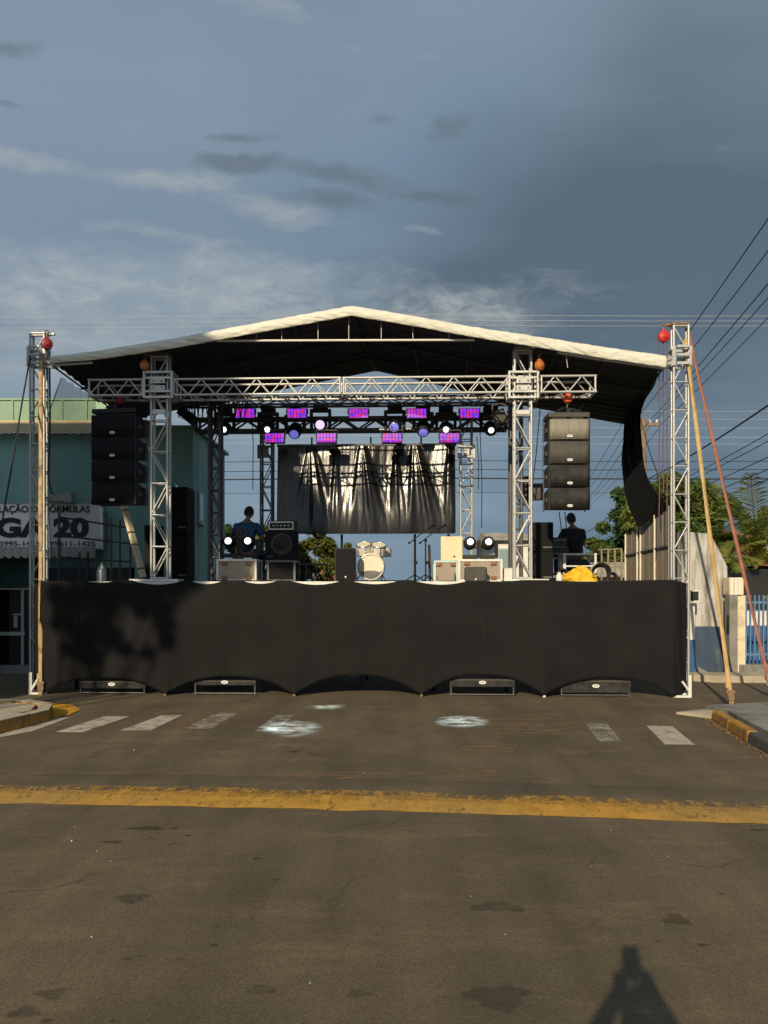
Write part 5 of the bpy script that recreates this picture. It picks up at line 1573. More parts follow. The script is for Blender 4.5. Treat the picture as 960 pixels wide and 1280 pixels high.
while x < xr - .1:
    bb = B(); bb.grid(lambda i, j: (x + .5 * i, YB - .10 - .12 * (1 - j) , zt1 - .05 + (zg - zt1 + .07) * j + .018 * math.sin(i * 2 * math.pi * 3) * (1 - j)), 18, 2); bb.build('gutter_tile', 'gutter', bd); x += .50
# side wall window
bb = B(); bb.box((xc_ + .012, YB + .55, W(0, 631, YB).z), (.05, .42, .62)); wn = bb.build('window', 'door_frame', bd)
bb = B(); bb.box((xc_ + .036, YB + .55, W(0, 631, YB).z), (.02, .34, .54)); bb.build('pane', 'glass_pale', wn)
bb = B(); bb.box((xc_ + .03, YB + .55, W(0, 631, YB).z - .33), (.10, .5, .04)); bb.build('sill', 'door_frame', wn)
# shop front
bb = B(); bb.box(((-16 + xr) / 2, YB + .9, 1.0), (xr + 16, .1, 1.99)); bb.build('shop_interior', 'shop_dark', bd)
bb = B(); bb.box((-9.5 + 1.9, YB + .1, 1.0), (.2, .8, 2.0)) ; bb.box((xr - 1.25, YB + .35, 1.0), (2.4, .7, 2.0)); bb.build('pier', 'shop_dark', bd)
zl = W(0, 736, YB).z
bb = B(); bb.box((-8.5, YB - .02, zl), (6.0, .05, .035)); bb.build('lintel_rail', 'door_frame', bd)
x1 = W(29, 700, YB).x
dr_ = B(); dr_.box((x1, YB - .01, zl / 2 + .05), (.05, .05, zl - .1)); df = dr_.build('shop_door', 'door_frame', bd)
bb = B(); bb.box((x1 - .9, YB - .02, W(0, 792, YB).z), (1.9, .05, .07)); bb.build('push_bar', 'door_frame', df)
bb = B(); bb.box((x1 - .09, YB - .012, W(0, 768, YB).z), (.20, .04, .03)); bb.box((x1 - .14, YB - .011, W(0, 777, YB).z), (.07, .02, .22)); bb.build('door_plate', 'door_frame', df)
for yy in (815, 828):
    bb = B(); bb.box((x1 + .02, YB + .3, W(0, yy, YB).z), (.35, .03, .02)); bb.build('display_shelf', 'door_frame', bd)
bb = B(); bb.box((x1 - .15, YB + .3, .35), (.02, .03, .55)); bb.box((x1 + .17, YB + .3, .35), (.02, .03, .55)); bb.build('display_stand', 'door_frame', bd)
sh = B(); zaw = W(0, 697, YB).z
sh.grid(lambda i, j: (-16 + (x1 + .30 + 16) * i, YB - .06 - .015 * (int(j * 24) % 2), zl + .02 + (zaw - zl) * j), 1, 24, False); sh.build('roller_shutter', 'awning_green', bd)
# awning valance
aw = thing('scalloped_awning', 'grey awning edge with a scalloped hem below the shop sign', 'awning', (0, YB - .5, 0))
xe = W(112, 690, YB - .5).x
za0, za1 = W(0, 684, YB - .5).z, W(0, 698, YB - .5).z
x = -9.0; wsc = .155
while x < xe:
    bb = B(); bb.grid(lambda i, j: (x + wsc * i, -.02 - .02 * math.sin(math.pi * i), za0 + (za1 - .0 - za0) * j * (.78 + .22 * math.sin(math.pi * i))), 8, 4); bb.build('scallop', 'awning_grey', aw); x += wsc
bb = B(); bb.grid(lambda i, j: (-9.0 + (xe + 9.0) * i, (.24 * j), za0 + .02 * j), 2, 2); bb.build('awning_cloth', 'awning_grey', aw)
# sign
sg = thing('pharmacy_sign', 'white shop sign reading GA 20 in bold black figures', 'sign', (0, YB - .25, 0))
z0, z1 = W(0, 686, YB - .25).z, W(0, 629, YB - .25).z
xs = W(128, 650, YB - .25).x
bb = B(); bb.box(((-8.8 + xs) / 2, .06, (z0 + z1) / 2), (xs + 8.8, .10, z1 - z0)); bb.build('board', 'sign_white', sg, .006)
bb = B()
for z in (z0, z1): bb.box(((-8.8 + xs) / 2, .06, z), (xs + 8.8 + .03, .12, .03))
bb.box((xs, .06, (z0 + z1) / 2), (.03, .118, z1 - z0 - .034)); bb.build('border', 'alu', sg)
def text(body, xl, yb, hpx, m, parent, xend=None, bold=0.0, Y=YB - .25, yoff=.004):
    cu = bpy.data.curves.new('lettering', 'FONT'); cu.body = body; cu.size = 1; cu.offset = bold; cu.extrude = .01
    o = bpy.data.objects.new('lettering', cu); col.objects.link(o); o.parent = parent
    o.data.materials.append(MATS[m])
    bpy.context.view_layer.update()
    H = o.dimensions.y; Wd = o.dimensions.x
    p = W(xl, yb, Y); q = W(xend, yb, Y)
    sx = (q.x - p.x) / Wd
    sy = hpx / F * Y / H
    me = bpy.data.meshes.new_from_object(o.evaluated_get(bpy.context.evaluated_depsgraph_get()))
    bpy.data.objects.remove(o); me.materials.clear(); o = link('lettering', me, m, parent)
    o.rotation_euler = (rad(90), 0, 0)
    o.scale = (sx, sy, 1)
    bb_ = [v_.co for v_ in me.vertices]
    mx = min(c.x for c in bb_); my = min(c.y for c in bb_)
    o.location = (p.x - mx * sx, yoff, p.z - my * sy)
    return o
text('IPULAÇÃO DE FÓRMULAS', -18, 642.5, 12.5, 'sign_black', sg, 112, .012)
text('GA 20', -5, 672, 25, 'sign_black', sg, 111, .05)
text('3995-1425 - 99611-1425', -1, 682.5, 6.2, 'sign_grey', sg, 119, .01)
# lamp bracket above the sign
t = thing('sign_lamp', 'old floodlight box on a bracket above the pharmacy sign', 'lamp', W(78, 623, YB - .4))
bb = B(); bb.box((0, 0, 0), (.36, .2, .13)); bb.build('housing', 'awning_grey', t, .01); bb = B(); bb.box((.15, -.02, .01), (.14, .2, .2)); bb.build('ballast_box', 'door_frame', t, .01); rod('bracket', (-.4, .3, -.05), (-.1, 0, -.02), .02, 'alu_dark', t)

# ---------------------------------------------------------------- houses and walls on the sunlit side
YW = 14.0
wl = thing('painted_wall', 'tall stained grey wall with a worn blue lower band', 'wall', (0, 0, 0))
xa, xb = W(852, 700, YW).x, W(909, 700, YW).x
zm, zt = W(0, 783, YW).z, W(0, 664, YW).z
def wall_part(name, za, zb, m, th):
    bb = B(); bb.box(((xa + xb) / 2, YW + 1.2, (za + zb) / 2), (xb - xa + th, 2.4 + th, zb - za)); return bb.build(name, m, wl)
bb = B()
pts = [(xa, zm), (xb, zm), (xb, W(0, 708, YW).z), (W(888, 0, YW).x, zt - .05), (xa, zt)]
n = len(pts)
bb.add([(x, YW, z) for x, z in pts] + [(x, YW + 2.4, z) for x, z in pts], [tuple(range(n)), tuple(range(2 * n - 1, n - 1, -1))] + [(k, k + n, (k + 1) % n + n, (k + 1) % n) for k in range(n)])
bb.build('upper_wall', 'wall_grey', wl, 0, True)
wall_part('lower_band', 0, zm, 'wall_blue', .012)
bb = B(); bb.poly([(xa - .1, YW - .9, .0), (xa + .35, YW - .03, .02), (xa - .1, YW - .03, .32)], None); 
bb = B(); bb.add([(xa - .1, YW - .5, 0), (xa + .5, YW - .5, 0), (xa - .1, YW - .015, .30), (xa + .05, YW - .015, .30), (xa + .55, YW - .015, 0.01), (xa - .1, YW - .5, .28)], [(0, 1, 3, 5), (5, 3, 2), (1, 4, 3)]); bb.build('foot_ramp', 'concrete_grey', wl, 0, True)
t = thing('blue_white_post', 'thin post painted white over blue, beside the stage corner', 'post', W(865, 735, 13.6) * Vector((1, 1, 0)).x if False else (W(864.5, 735, 13.7).x, 13.7, 0))
bb = B(); bb.box((0, 0, 1.0), (.085, .085, .65)); bb.build('upper_half', 'wall_white', t, .005); bb = B(); bb.box((0, 0, .335), (.084, .084, .67)); bb.build('lower_half', 'panel_blue', t, .005)
t = thing('small_sign_box', 'small dark box sign with a white frame sticking out by the skirt corner', 'sign', W(868, 745, 13.5))
bb = B(); bb.box((0, 0, 0), (.13, .03, .16)); bb.build('panel', 'shop_dark', t); bb = B()
for z in (-.09, .09): bb.box((0, -.005, z), (.16, .04, .018))
bb.box((.075, -.005, 0), (.018, .04, .162)); bb.build('frame', 'white_steel', t)
rod('arm', (-.08, 0, 0), (-.5, .3, 0), .012, 'white_steel', t)
t = thing('concrete_post', 'rough grey concrete gate post between the painted wall and cream pillar', 'post', (W(914, 750, 13.7).x, 13.7, 0))
bb = B(); bb.box((0, 0, W(0, 744, 13.7).z / 2), (.15, .2, W(0, 744, 13.7).z)); bb.build('shaft', 'concrete_grey', t, .01)
bb = B(); bb.box((-.075, -.05, .95), (.02, .09, .34)); bb.build('meter_box', 'shop_dark', t, .004)
t = thing('cream_pillar', 'cream painted gate pillar with a stepped cap', 'pillar', (W(923.5, 750, 13.8).x, 13.8, 0))
zc = W(0, 722, 13.8).z
bb = B(); bb.box((0, 0, (zc - .32) / 2), (.15, .2, zc - .32)); bb.build('shaft', 'pillar_cream', t, .008)
bb = B(); bb.box((-.10, 0, zc - .155), (.26, .26, .31)); bb.build('cap', 'pillar_cream', t, .01)
for k in range(3):
    bb = B(); bb.box((-.19 + .075 * k, -.135, zc - .16), (.05, .02, .30)); bb.build('cap_flute', 'wall_white', t, .006)
t = thing('blue_fence', 'blue steel picket fence on a low plinth beside the cream pillar', 'fence', (0, 13.8, 0))
xf0, xf1 = W(931, 750, 13.8).x, W(1040, 750, 13.8).x
bb = B(); bb.box(((xf0 + xf1) / 2, 0, .11), (xf1 - xf0 + .3, .22, .25)); bb.build('plinth', 'concrete_grey', t, .01)
zr1, zr0 = W(0, 753, 13.8).z, W(0, 818, 13.8).z
x = xf0 + .02
while x < xf1:
    bb = rod('picket', (x, 0, zr0 - .10), (x, 0, zr1 + .13), .013, 'fence_blue', t, True); x += .078
for z in (zr0, zr1): rod('rail', (xf0 - .06, .02, z), (xf1, .02, z), .02, 'fence_blue', t, True)
t = thing('low_house', 'low house front painted white above blue behind the picket fence', 'house', (0, 15.6, 0))
xh0, xh1 = W(925, 750, 15.6).x, 14.0
z783, z762, z700 = W(0, 782, 15.6).z, W(0, 764, 15.6).z, W(0, 706, 15.6).z
bb = B(); bb.box(((xh0 + xh1) / 2, 1.5, z783 / 2), (xh1 - xh0, 3, z783)); bb.build('blue_dado', 'panel_blue', t)
bb = B(); bb.box(((xh0 + xh1) / 2, 1.51, (z783 + z762) / 2), (xh1 - xh0, 2.98, z762 - z783)); bb.build('wall', 'wall_white', t)
bb = B(); bb.box(((xh0 + xh1) / 2, 1.8, (z762 + 2.0) / 2), (xh1 - xh0, 2.4, 2.0 - z762)); bb.build('recess', 'shop_dark', t)
rt = Matrix.Rotation(rad(-12), 3, 'Y')
for k in range(9):
    bb = B(); bb.grid(lambda i, j: (xh0 + .9 + .45 * (k + i), -.3 + 3.2 * j, 2.0 + .22 * min(j, 1) + .03 * math.sin(i * math.pi * 2)), 8, 3); bb.build('roof_tile', 'roof_tile', t)

def house(label, px0, px1, ytop, Y, m, roofm, depth=5, pitch=.7, wins=()):
    t = thing('far_house', label, 'house', (0, Y, 0))
    x0, x1 = W(px0, 700, Y).x, W(px1, 700, Y).x; z = W(0, ytop, Y).z
    bb = B(); bb.box(((x0 + x1) / 2, depth / 2, z / 2), (x1 - x0, depth, z)); bb.build('wall', m, t)
    bb = B(); c = (x0 + x1) / 2; e = .25
    bb.add([(x0 - e, -e, z + .003), (x1 + e, -e, z + .003), (x1 + e, depth + e, z + .003), (x0 - e, depth + e, z + .003), (x0 - e, depth / 2, z + pitch), (x1 + e, depth / 2, z + pitch)],
           [(0, 1, 5, 4), (2, 3, 4, 5), (0, 4, 3), (1, 2, 5), (0, 3, 2, 1)]); bb.build('roof', roofm, t, 0, True)
    for wx, wy, ww, wh in wins:
        q = W(wx, wy, Y); bb = B(); bb.box((q.x, -.01, q.z), (ww, .06, wh)); f = bb.build('window', 'door_frame', t); bb = B(); bb.box((q.x, -.035, q.z), (ww - .1, .03, wh - .1)); bb.build('pane', 'glass_pale', f)
    return t
house('pale grey house with a low roof seen between the case lights and the tower', 622, 662, 676, 26, 'wall_white', 'concrete', 5, .45, ((631, 700, .5, .8),))
house('cream house with a tiled roof low behind the cable coils', 745, 800, 722, 24, 'pillar_cream', 'concrete', 4, .55)
house('small tiled house half hidden behind the palm', 956, 1020, 676, 24, 'wall_white', 'roof_tile', 5, .5)
house('low wide house far behind the drum kit', 395, 440, 728, 60, 'wall_white', 'roof_tile', 6, 1.0)

# ---------------------------------------------------------------- plants
def crown_mesh(clumps, n, size, seed):
    r = random.Random(seed); b = B()
    per = n // len(clumps); vol = sum(q_[1] ** 1.6 for q_ in clumps)
    for c, rr in clumps:
        for i in range(max(per, 1) if not vol else max(6, int(n * rr ** 1.6 / vol))):
            d = Vector((r.gauss(0, 1), r.gauss(0, 1), r.gauss(0, 1))).normalized() * rr * (r.random() ** .45)
            d.z *= .78
            p = Vector(c) + d
            q = Quaternion((r.gauss(0, 1), r.gauss(0, 1), r.gauss(0, 1)), r.uniform(0, 6.28))
            s_ = size * r.uniform(.6, 1.4)
            vs = [q @ Vector(v) * s_ + p for v in ((-.5, 0, 0), (0, -.22, .05), (.55, 0, -.04), (0, .22, .05))]
            b.add(vs, [(0, 1, 2, 3)])
    return b
def tree(name, label, base, trunk_to, clumps, n, size, leaf, seed, tr=.16, group=None, cat='tree'):
    t = thing(name, label, cat, base, 0, group)
    base = Vector(base); r = random.Random(seed)
    tt = Vector(trunk_to) - base
    b = B(); b.tube([(0, 0, 0), tt * .35 + Vector((.08, .05, 0)), tt * .7 + Vector((-.06, .03, 0)), tt], tr, 9, tr * .55)
    b.build('trunk', 'bark', t)
    for k, (c, rr) in enumerate(clumps[:14]):
        a = tt * r.uniform(.7, 1.0); e = Vector(c) - base
        b = B(); b.tube([a, a.lerp(e, .5) + Vector((r.uniform(-.1, .1), r.uniform(-.1, .1), rr * .15)), e], tr * .38, 6, tr * .08); b.build('limb', 'bark', t)
    crown_mesh([(Vector(c) - base, rr) for c, rr in clumps], n, size, seed).build('crown', leaf, t)
    return t
def blob(c, rx, ry, rz, n, rr, seed, lo=.5):
    r = random.Random(seed); out = []
    while len(out) < n:
        d = Vector((r.uniform(-1, 1), r.uniform(-1, 1), r.uniform(-1, 1)))
        if lo * .6 < d.length < 1: out.append((Vector(c) + Vector((d.x * rx, d.y * ry, d.z * rz)), rr * r.uniform(.65, 1.25)))
    return out
# street tree and an added house, out of the picture, whose shade falls on the stage and shop
def back(p, t_): return Vector(p) - ld * (t_ / math.cos(SUN_EL))
tgt = [(-4.85, 11.4, 1.5, .22), (-4.6, 11.4, 1.45, .25), (-4.3, 11.4, 1.5, .27), (-4.0, 11.4, 1.55, .26), (-3.7, 11.4, 1.52, .26), (-3.4, 11.4, 1.62, .24), (-3.1, 11.4, 1.6, .22), (-2.85, 11.4, 1.68, .17), (-4.75, 11.4, 1.1, .24), (-4.5, 11.4, .95, .24), (-4.25, 11.4, 1.12, .24), (-4.05, 11.4, .85, .2), (-4.4, 11.4, .62, .2), (-4.7, 11.4, .7, .14), (-3.3, 11.4, 1.28, .2), (-3.22, 11.4, 1.02, .18), (-3.2, 11.4, .78, .14), (-3.62, 11.4, 1.25, .12), (-3.85, 11.4, .7, .14), (-3.5, 11.4, .62, .10), (-4.1, 11.4, 1.3, .16)]
def inside(x, z, P):
    c_ = False
    for k in range(len(P)):
        (x0, z0), (x1, z1) = P[k], P[k - 1]
        if (z0 > z) != (z1 > z) and x < (x1 - x0) * (z - z0) / (z1 - z0) + x0: c_ = not c_
    return c_
# the crown's outline as its shade falls on the stage front, with gaps where sun comes through
OUTL = [(-4.9, 1.7), (-2.95, 1.75), (-1.95, 2.0), (-1.6, 2.6), (-1.55, 3.4), (-1.95, 4.2), (-2.35, 4.7), (-2.5, 5.2), (-2.65, 5.6), (-4.9, 5.7)]
HOLES = [(-3.85, 2.15, .40), (-3.75, 2.6, .24), (-3.36, 2.2, .16), (-3.36, 3.1, .20), (-4.95, 3.1, .3), (-2.25, 1.85, .22), (-2.05, 2.1, .15)]
rz_ = random.Random(77)
for gx in range(24):
    for gz in range(24):
        x_, z_ = -4.95 + .19 * gx + rz_.uniform(-.07, .07), 1.6 + .19 * gz + rz_.uniform(-.07, .07)
        if inside(x_, z_, OUTL) and all(math.hypot(x_ - a_, z_ - b_) > r_ + .12 for a_, b_, r_ in HOLES):
            tgt.append((x_, 11.6, z_, .20))
cl = [(back(p[:3], 16.0 + rz_.uniform(-1.2, 1.2)), p[3]) for p in tgt]
tree('street_tree', 'leafy street tree on the near pavement that shades the stage corner', (-10.4, -5.0, .13), (-9.7, -4.2, 7.0), cl, 34000, .165, 'leaf_dark', 3, .12)
t = thing('added_shade_house', 'added cream house out of the picture that shades the pharmacy', 'house', (-10.65, 7.25, 0.13))  # unseen house added to throw even shade on the pharmacy wall
b = B(); b.box((0, 0, 3.75), (7.2, 2.5, 7.5)); b.build('wall', 'pillar_cream', t)
b = B(); b.box((0, 0, 7.57), (7.5, 2.8, .16)); b.build('roof', 'concrete_grey', t)
for z in (1.1, 4.6):
    for x in (-2.4, 0, 2.4):
        b = B(); b.box((x, -1.26, z + .1), (1.1, .08, 1.4 if z > 2 else 2.1)); f = b.build('window' if z > 2 else 'door', 'door_frame', t); b = B(); b.box((x, -1.305, z + .1), (.95, .03, 1.25 if z > 2 else 1.9)); b.build('pane', 'glass_pale', f)
b = B(); b.box((3.61, .2, 4.7), (.06, 1.1, 1.3)); f = b.build('window', 'door_frame', t); b = B(); b.box((3.65, .2, 4.7), (.03, .95, 1.15)); b.build('pane', 'glass_pale', f)

def ptree(name, label, px_, py, Y, rx, rz, n, nl, size, leaf, seed, rr=.3):
    c = W(px_, py, Y); k = Y / F
    return tree(name, label, (c.x, Y, 0), (c.x, Y, max(.6, c.z - rz * k * .5)), blob(c, rx * k, rx * k * .8, rz * k, n, rr * rx * k, seed), nl, size, leaf, seed, .1 * rx * k * .5)
ptree('broadleaf_tree', 'big rounded green tree behind the sunlit roof tower', 842, 652, 30, 56, 58, 70, 26000, .21, 'leaf_green', 21, .36)
ptree('broadleaf_tree', 'darker green tree behind the gathered drape', 786, 668, 33, 38, 58, 52, 18000, .21, 'leaf_dark', 22, .36)
ptree('broadleaf_tree', 'low green tree behind the man in black', 748, 700, 30, 30, 32, 26, 8000, .19, 'leaf_green', 23, .32)
ptree('bush', 'yellow green bush behind the guard rail under the screen', 390, 702, 22, 30, 42, 30, 8000, .13, 'leaf_bush', 24, .32)
ptree('bush', 'small feathery tree top behind the upright monitor speaker', 426, 692, 24, 13, 16, 12, 1800, .12, 'leaf_bush', 25, .36)
ptree('broadleaf_tree', 'slim young tree behind the man in blue', 285, 684, 26, 13, 40, 18, 3000, .17, 'leaf_dark', 26, .5)
ptree('broadleaf_tree', 'bushy tree glimpsed between the man in blue and the rear tower', 322, 692, 28, 14, 38, 18, 3000, .17, 'leaf_green', 27, .45)
ptree('broadleaf_tree', 'round leafy tree behind the blue fence and palm', 985, 676, 26, 52, 42, 34, 9000, .20, 'leaf_green', 28, .30)
ptree('bush', 'low bush against the painted wall top beside the palm', 897, 678, 18.5, 14, 26, 14, 3200, .13, 'leaf_green', 29, .4)

def palm(label, base, H, nf, L, seed, lean=(0, 0)):
    r = random.Random(seed)
    t = thing('palm_tree', label, 'palm', base)
    top = Vector((lean[0], lean[1], H))
    b = B(); b.tube([(0, 0, 0), top * .4 + Vector((.05, 0, 0)), top], .14, 10, .10); b.build('trunk', 'bark', t)
    for k in range(nf):
        az = 2 * math.pi * k / nf * 2.4 + r.uniform(-.2, .2)
        el = r.uniform(-.5, 1.25)
        Lk = L * r.uniform(.8, 1.1)
        d0 = Vector((math.cos(az) * math.cos(el), math.sin(az) * math.cos(el), math.sin(el)))
        pts = []; p = top.copy(); d = d0.copy(); n = 14
        for i in range(n + 1):
            pts.append(p.copy()); p += d * (Lk / n); d = (d + Vector((0, 0, -.085))).normalized()
        b = B(); b.tube(pts, .018, 5, .004)
        side = d0.cross(Vector((0, 0, 1))).normalized()
        for i in range(1, n + 1):
            for q in range(2):
                f = (i - q / 2.0); a = pts[i].lerp(pts[i - 1], q / 2.0); dr_ = (pts[i] - pts[i - 1]).normalized()
                ll = Lk * .30 * math.sin(math.pi * (.12 + .80 * f / n)) ** .8
                for s_ in (-1, 1):
                    e = (side * s_ * .8 + dr_ * .65 + Vector((0, 0, -.25 + r.uniform(-.15, .15)))).normalized() * ll
                    wv = dr_ * .014; e = e * r.uniform(.7, 1.15)
                    m_ = a + e * .5 + Vector((0, 0, .03))
                    b.add([a - wv, a + wv, m_ + wv * 1.2, m_ - wv * 1.2, a + e + Vector((0, 0, -.05 * ll))], [(0, 1, 2, 3), (3, 2, 4)])
        b.build('frond', 'palm_dry' if el < -.25 else 'palm_leaf', t)
    return t
c = W(944, 672, 17.5)
palm('tall arching palm with green and dry fronds above the blue fence', (c.x, 17.5, 0), c.z, 30, 1.6, 41)
c = W(907, 704, 16.6)
palm('small palm at the end of the painted wall', (c.x, 16.6, 0), c.z, 20, .95, 42)
c = W(958, 712, 16.9)
palm('low palm with drooping dry fronds behind the blue pickets', (c.x, 16.9, 0), c.z, 20, 1.1, 43)

# ---------------------------------------------------------------- poles and overhead lines
def along(lat, Y): return Vector((lat + .167 * Y, Y, 0))
PY1, PY2 = 29.0, -7.0
def upole(label, Y, lat, H):
    p = along(lat, Y)
    t = thing('utility_pole', label, 'utility pole', p)
    b = B(); b.cyl((0, 0, 0), (0, 0, H), .16, .11, 14); b.build('post', 'pole_wood', t)
    for z in (H - .2,):
        b = B(); b.box((0, .13, z), (1.2, .09, .11)); ca = b.build('crossarm', 'pole_wood', t)
        for x in (-.55, -.3, .3, .55):
            b = B(); b.lathe([(.02, 0), (.05, .03), (.035, .06), (.055, .09), (.03, .13), (.001, .14)], (x, .13, z + .055), n=10); b.build('insulator', 'porcelain', ca)
    for z in (H - .9, H - 1.5, H - 2.1, H - 2.7):
        b = B(); b.lathe([(.02, 0), (.06, .03), (.04, .06), (.06, .09), (.03, .13), (.001, .14)], (-.14, -.05, z), (-1, 0, 0), 10); b.build('insulator', 'porcelain', t)
    return t
upole('weathered wooden utility pole seen beside the gathered drape', PY1, 4.95, 8.0)
upole('utility pole on the near pavement carrying the street cables', PY2, 5.2, 8.4)
WL = [(4.2, 7.9), (4.6, 7.9), (5.35, 7.9), (5.75, 7.9), (4.3, 6.95), (5.2, 5.75), (5.25, 5.2), (5.25, 5.05), (5.3, 4.75), (5.2, 4.45), (5.35, 4.3)]
for k, (lat, z) in enumerate(WL):
    n = 24; pts = []
    for i in range(n + 1):
        Y = PY2 + (PY1 - PY2) * i / n; f = i / n
        p = along(lat, Y); pts.append(p + Vector((0, 0, z + .2 * (1 - f) - .55 * 4 * f * (1 - f) * (.6 if k < 5 else 1.0))))
    for i in range(1, 9):
        Y = PY1 + 4.0 * i; pts.append(along(lat, Y) + Vector((0, 0, z - .35 * math.sin(math.pi * i / 8))))
    b = B(); b.tube(pts, .011 if k != 5 else .022, 5)
    hgt = ('topmost', 'second', 'third', 'fourth', 'fifth', 'thick sixth', 'seventh', 'eighth', 'ninth', 'tenth', 'lowest')[k]
    props(b.build('overhead_cable', 'wire_dark'), f'dark overhead cable along the street, {hgt} of the slanting bunch', 'cable', 'street cables slanting across the sky')
XW = [(395, 391, 640, 40, 'wire_pale', .012), (402, 397, 640, 40, 'wire_pale', .012), (409, 403, 640, 40, 'wire_pale', .012),
      (512, 511, 480, 34, 'wire_pale', .009), (522, 521, 480, 34, 'wire_pale', .009), (533, 532, 480, 34, 'wire_pale', .009), (546, 543, 480, 34, 'wire_pale', .011), (553, 552, 480, 34, 'wire_pale', .009),
      (578, 572, 480, 26, 'wire_dark', .011), (592, 581, 480, 26, 'wire_dark', .012), (600, 594, 480, 26, 'wire_dark', .022), (617, 612, 480, 26, 'wire_dark', .007)]
for k, (yl, yr, _, Y, m, r_) in enumerate(XW):
    n = 30; b = B(); pts = []
    for i in range(n + 1):
        x = -500 + 1960 * i / n; f = i / n
        yy = yl + (yr - yl) * f + 3.0 * (1 - (2 * ((f * 2) % 1) - 1) ** 2)
        p = W(x, yy, Y); pts.append(p)
    b.tube(pts, r_, 5)
    nm = ('highest', 'second highest', 'third highest', 'fourth', 'fifth', 'sixth', 'seventh', 'eighth', 'ninth', 'tenth', 'thick eleventh', 'lowest')[k]
    props(b.build('cross_street_wire', m), f'{"pale" if m == "wire_pale" else "dark"} level wire over the cross street, {nm} of twelve', 'cable', 'level wires over the cross street')
# the poles those level wires end on lie outside the picture
for s_ in (-1, 1):
    for Y, H in ((40, 15.9), (34, 9.6), (26, 7.2)):
        x = W(-500 if s_ < 0 else 1460, 700, Y).x
        t = thing('wire_pole', f'{ {40: "tall", 34: "mid height", 26: "short"}[Y]} concrete pole at the {"pharmacy" if s_ < 0 else "blue fence"} end of the level wires', 'utility pole', (x, Y, 0)); b = B(); b.cyl((0, 0, 0), (0, 0, H), .18, .12, 12); b.build('post', 'concrete_grey', t)
        b = B(); b.box((0, .05, H - .6), (.1, .1, 1.0)); b.box((0, -.12, H - .3), (.06, .2, .06)); b.build('bracket', 'alu_dark', t)

# ---------------------------------------------------------------- people

def skin_mesh(chains, name, sub=2):
    """chains: dict joint->(pos, radius), edges. Returns evaluated mesh vertices and faces of a Skin modifier"""
    J, E, root = chains
    keys = list(J)
    me = bpy.data.meshes.new(name)
    me.from_pydata([J[k][0] for k in keys], [(keys.index(a), keys.index(c)) for a, c in E], [])
    o = bpy.data.objects.new(name, me); col.objects.link(o)
    o.modifiers.new('Skin', 'SKIN')
    for i, k in enumerate(keys):
        sv = me.skin_vertices[0].data[i]; r_ = J[k][1]
        sv.radius = r_ if isinstance(r_, tuple) else (r_, r_); sv.use_root = (k == root)
    md = o.modifiers.new('Sub', 'SUBSURF'); md.levels = sub; md.render_levels = sub
    dg = bpy.context.evaluated_depsgraph_get()
    ev = o.evaluated_get(dg).to_mesh()
    bm = bmesh.new(); bm.from_mesh(ev)
    op_ = [e_ for e_ in bm.edges if e_.is_boundary]
    if op_: bmesh.ops.holes_fill(bm, edges=op_, sides=0)

    bmesh.ops.recalc_face_normals(bm, faces=bm.faces)
    if bm.calc_volume(signed=True) < 0: bmesh.ops.reverse_faces(bm, faces=bm.faces)
    bm.verts.index_update()
    vs = [tuple(v_.co) for v_ in bm.verts]; fs = [tuple(q_.index for q_ in p_.verts) for p_ in bm.faces]
    bm.free()
    bpy.data.objects.remove(o)
    return vs, fs
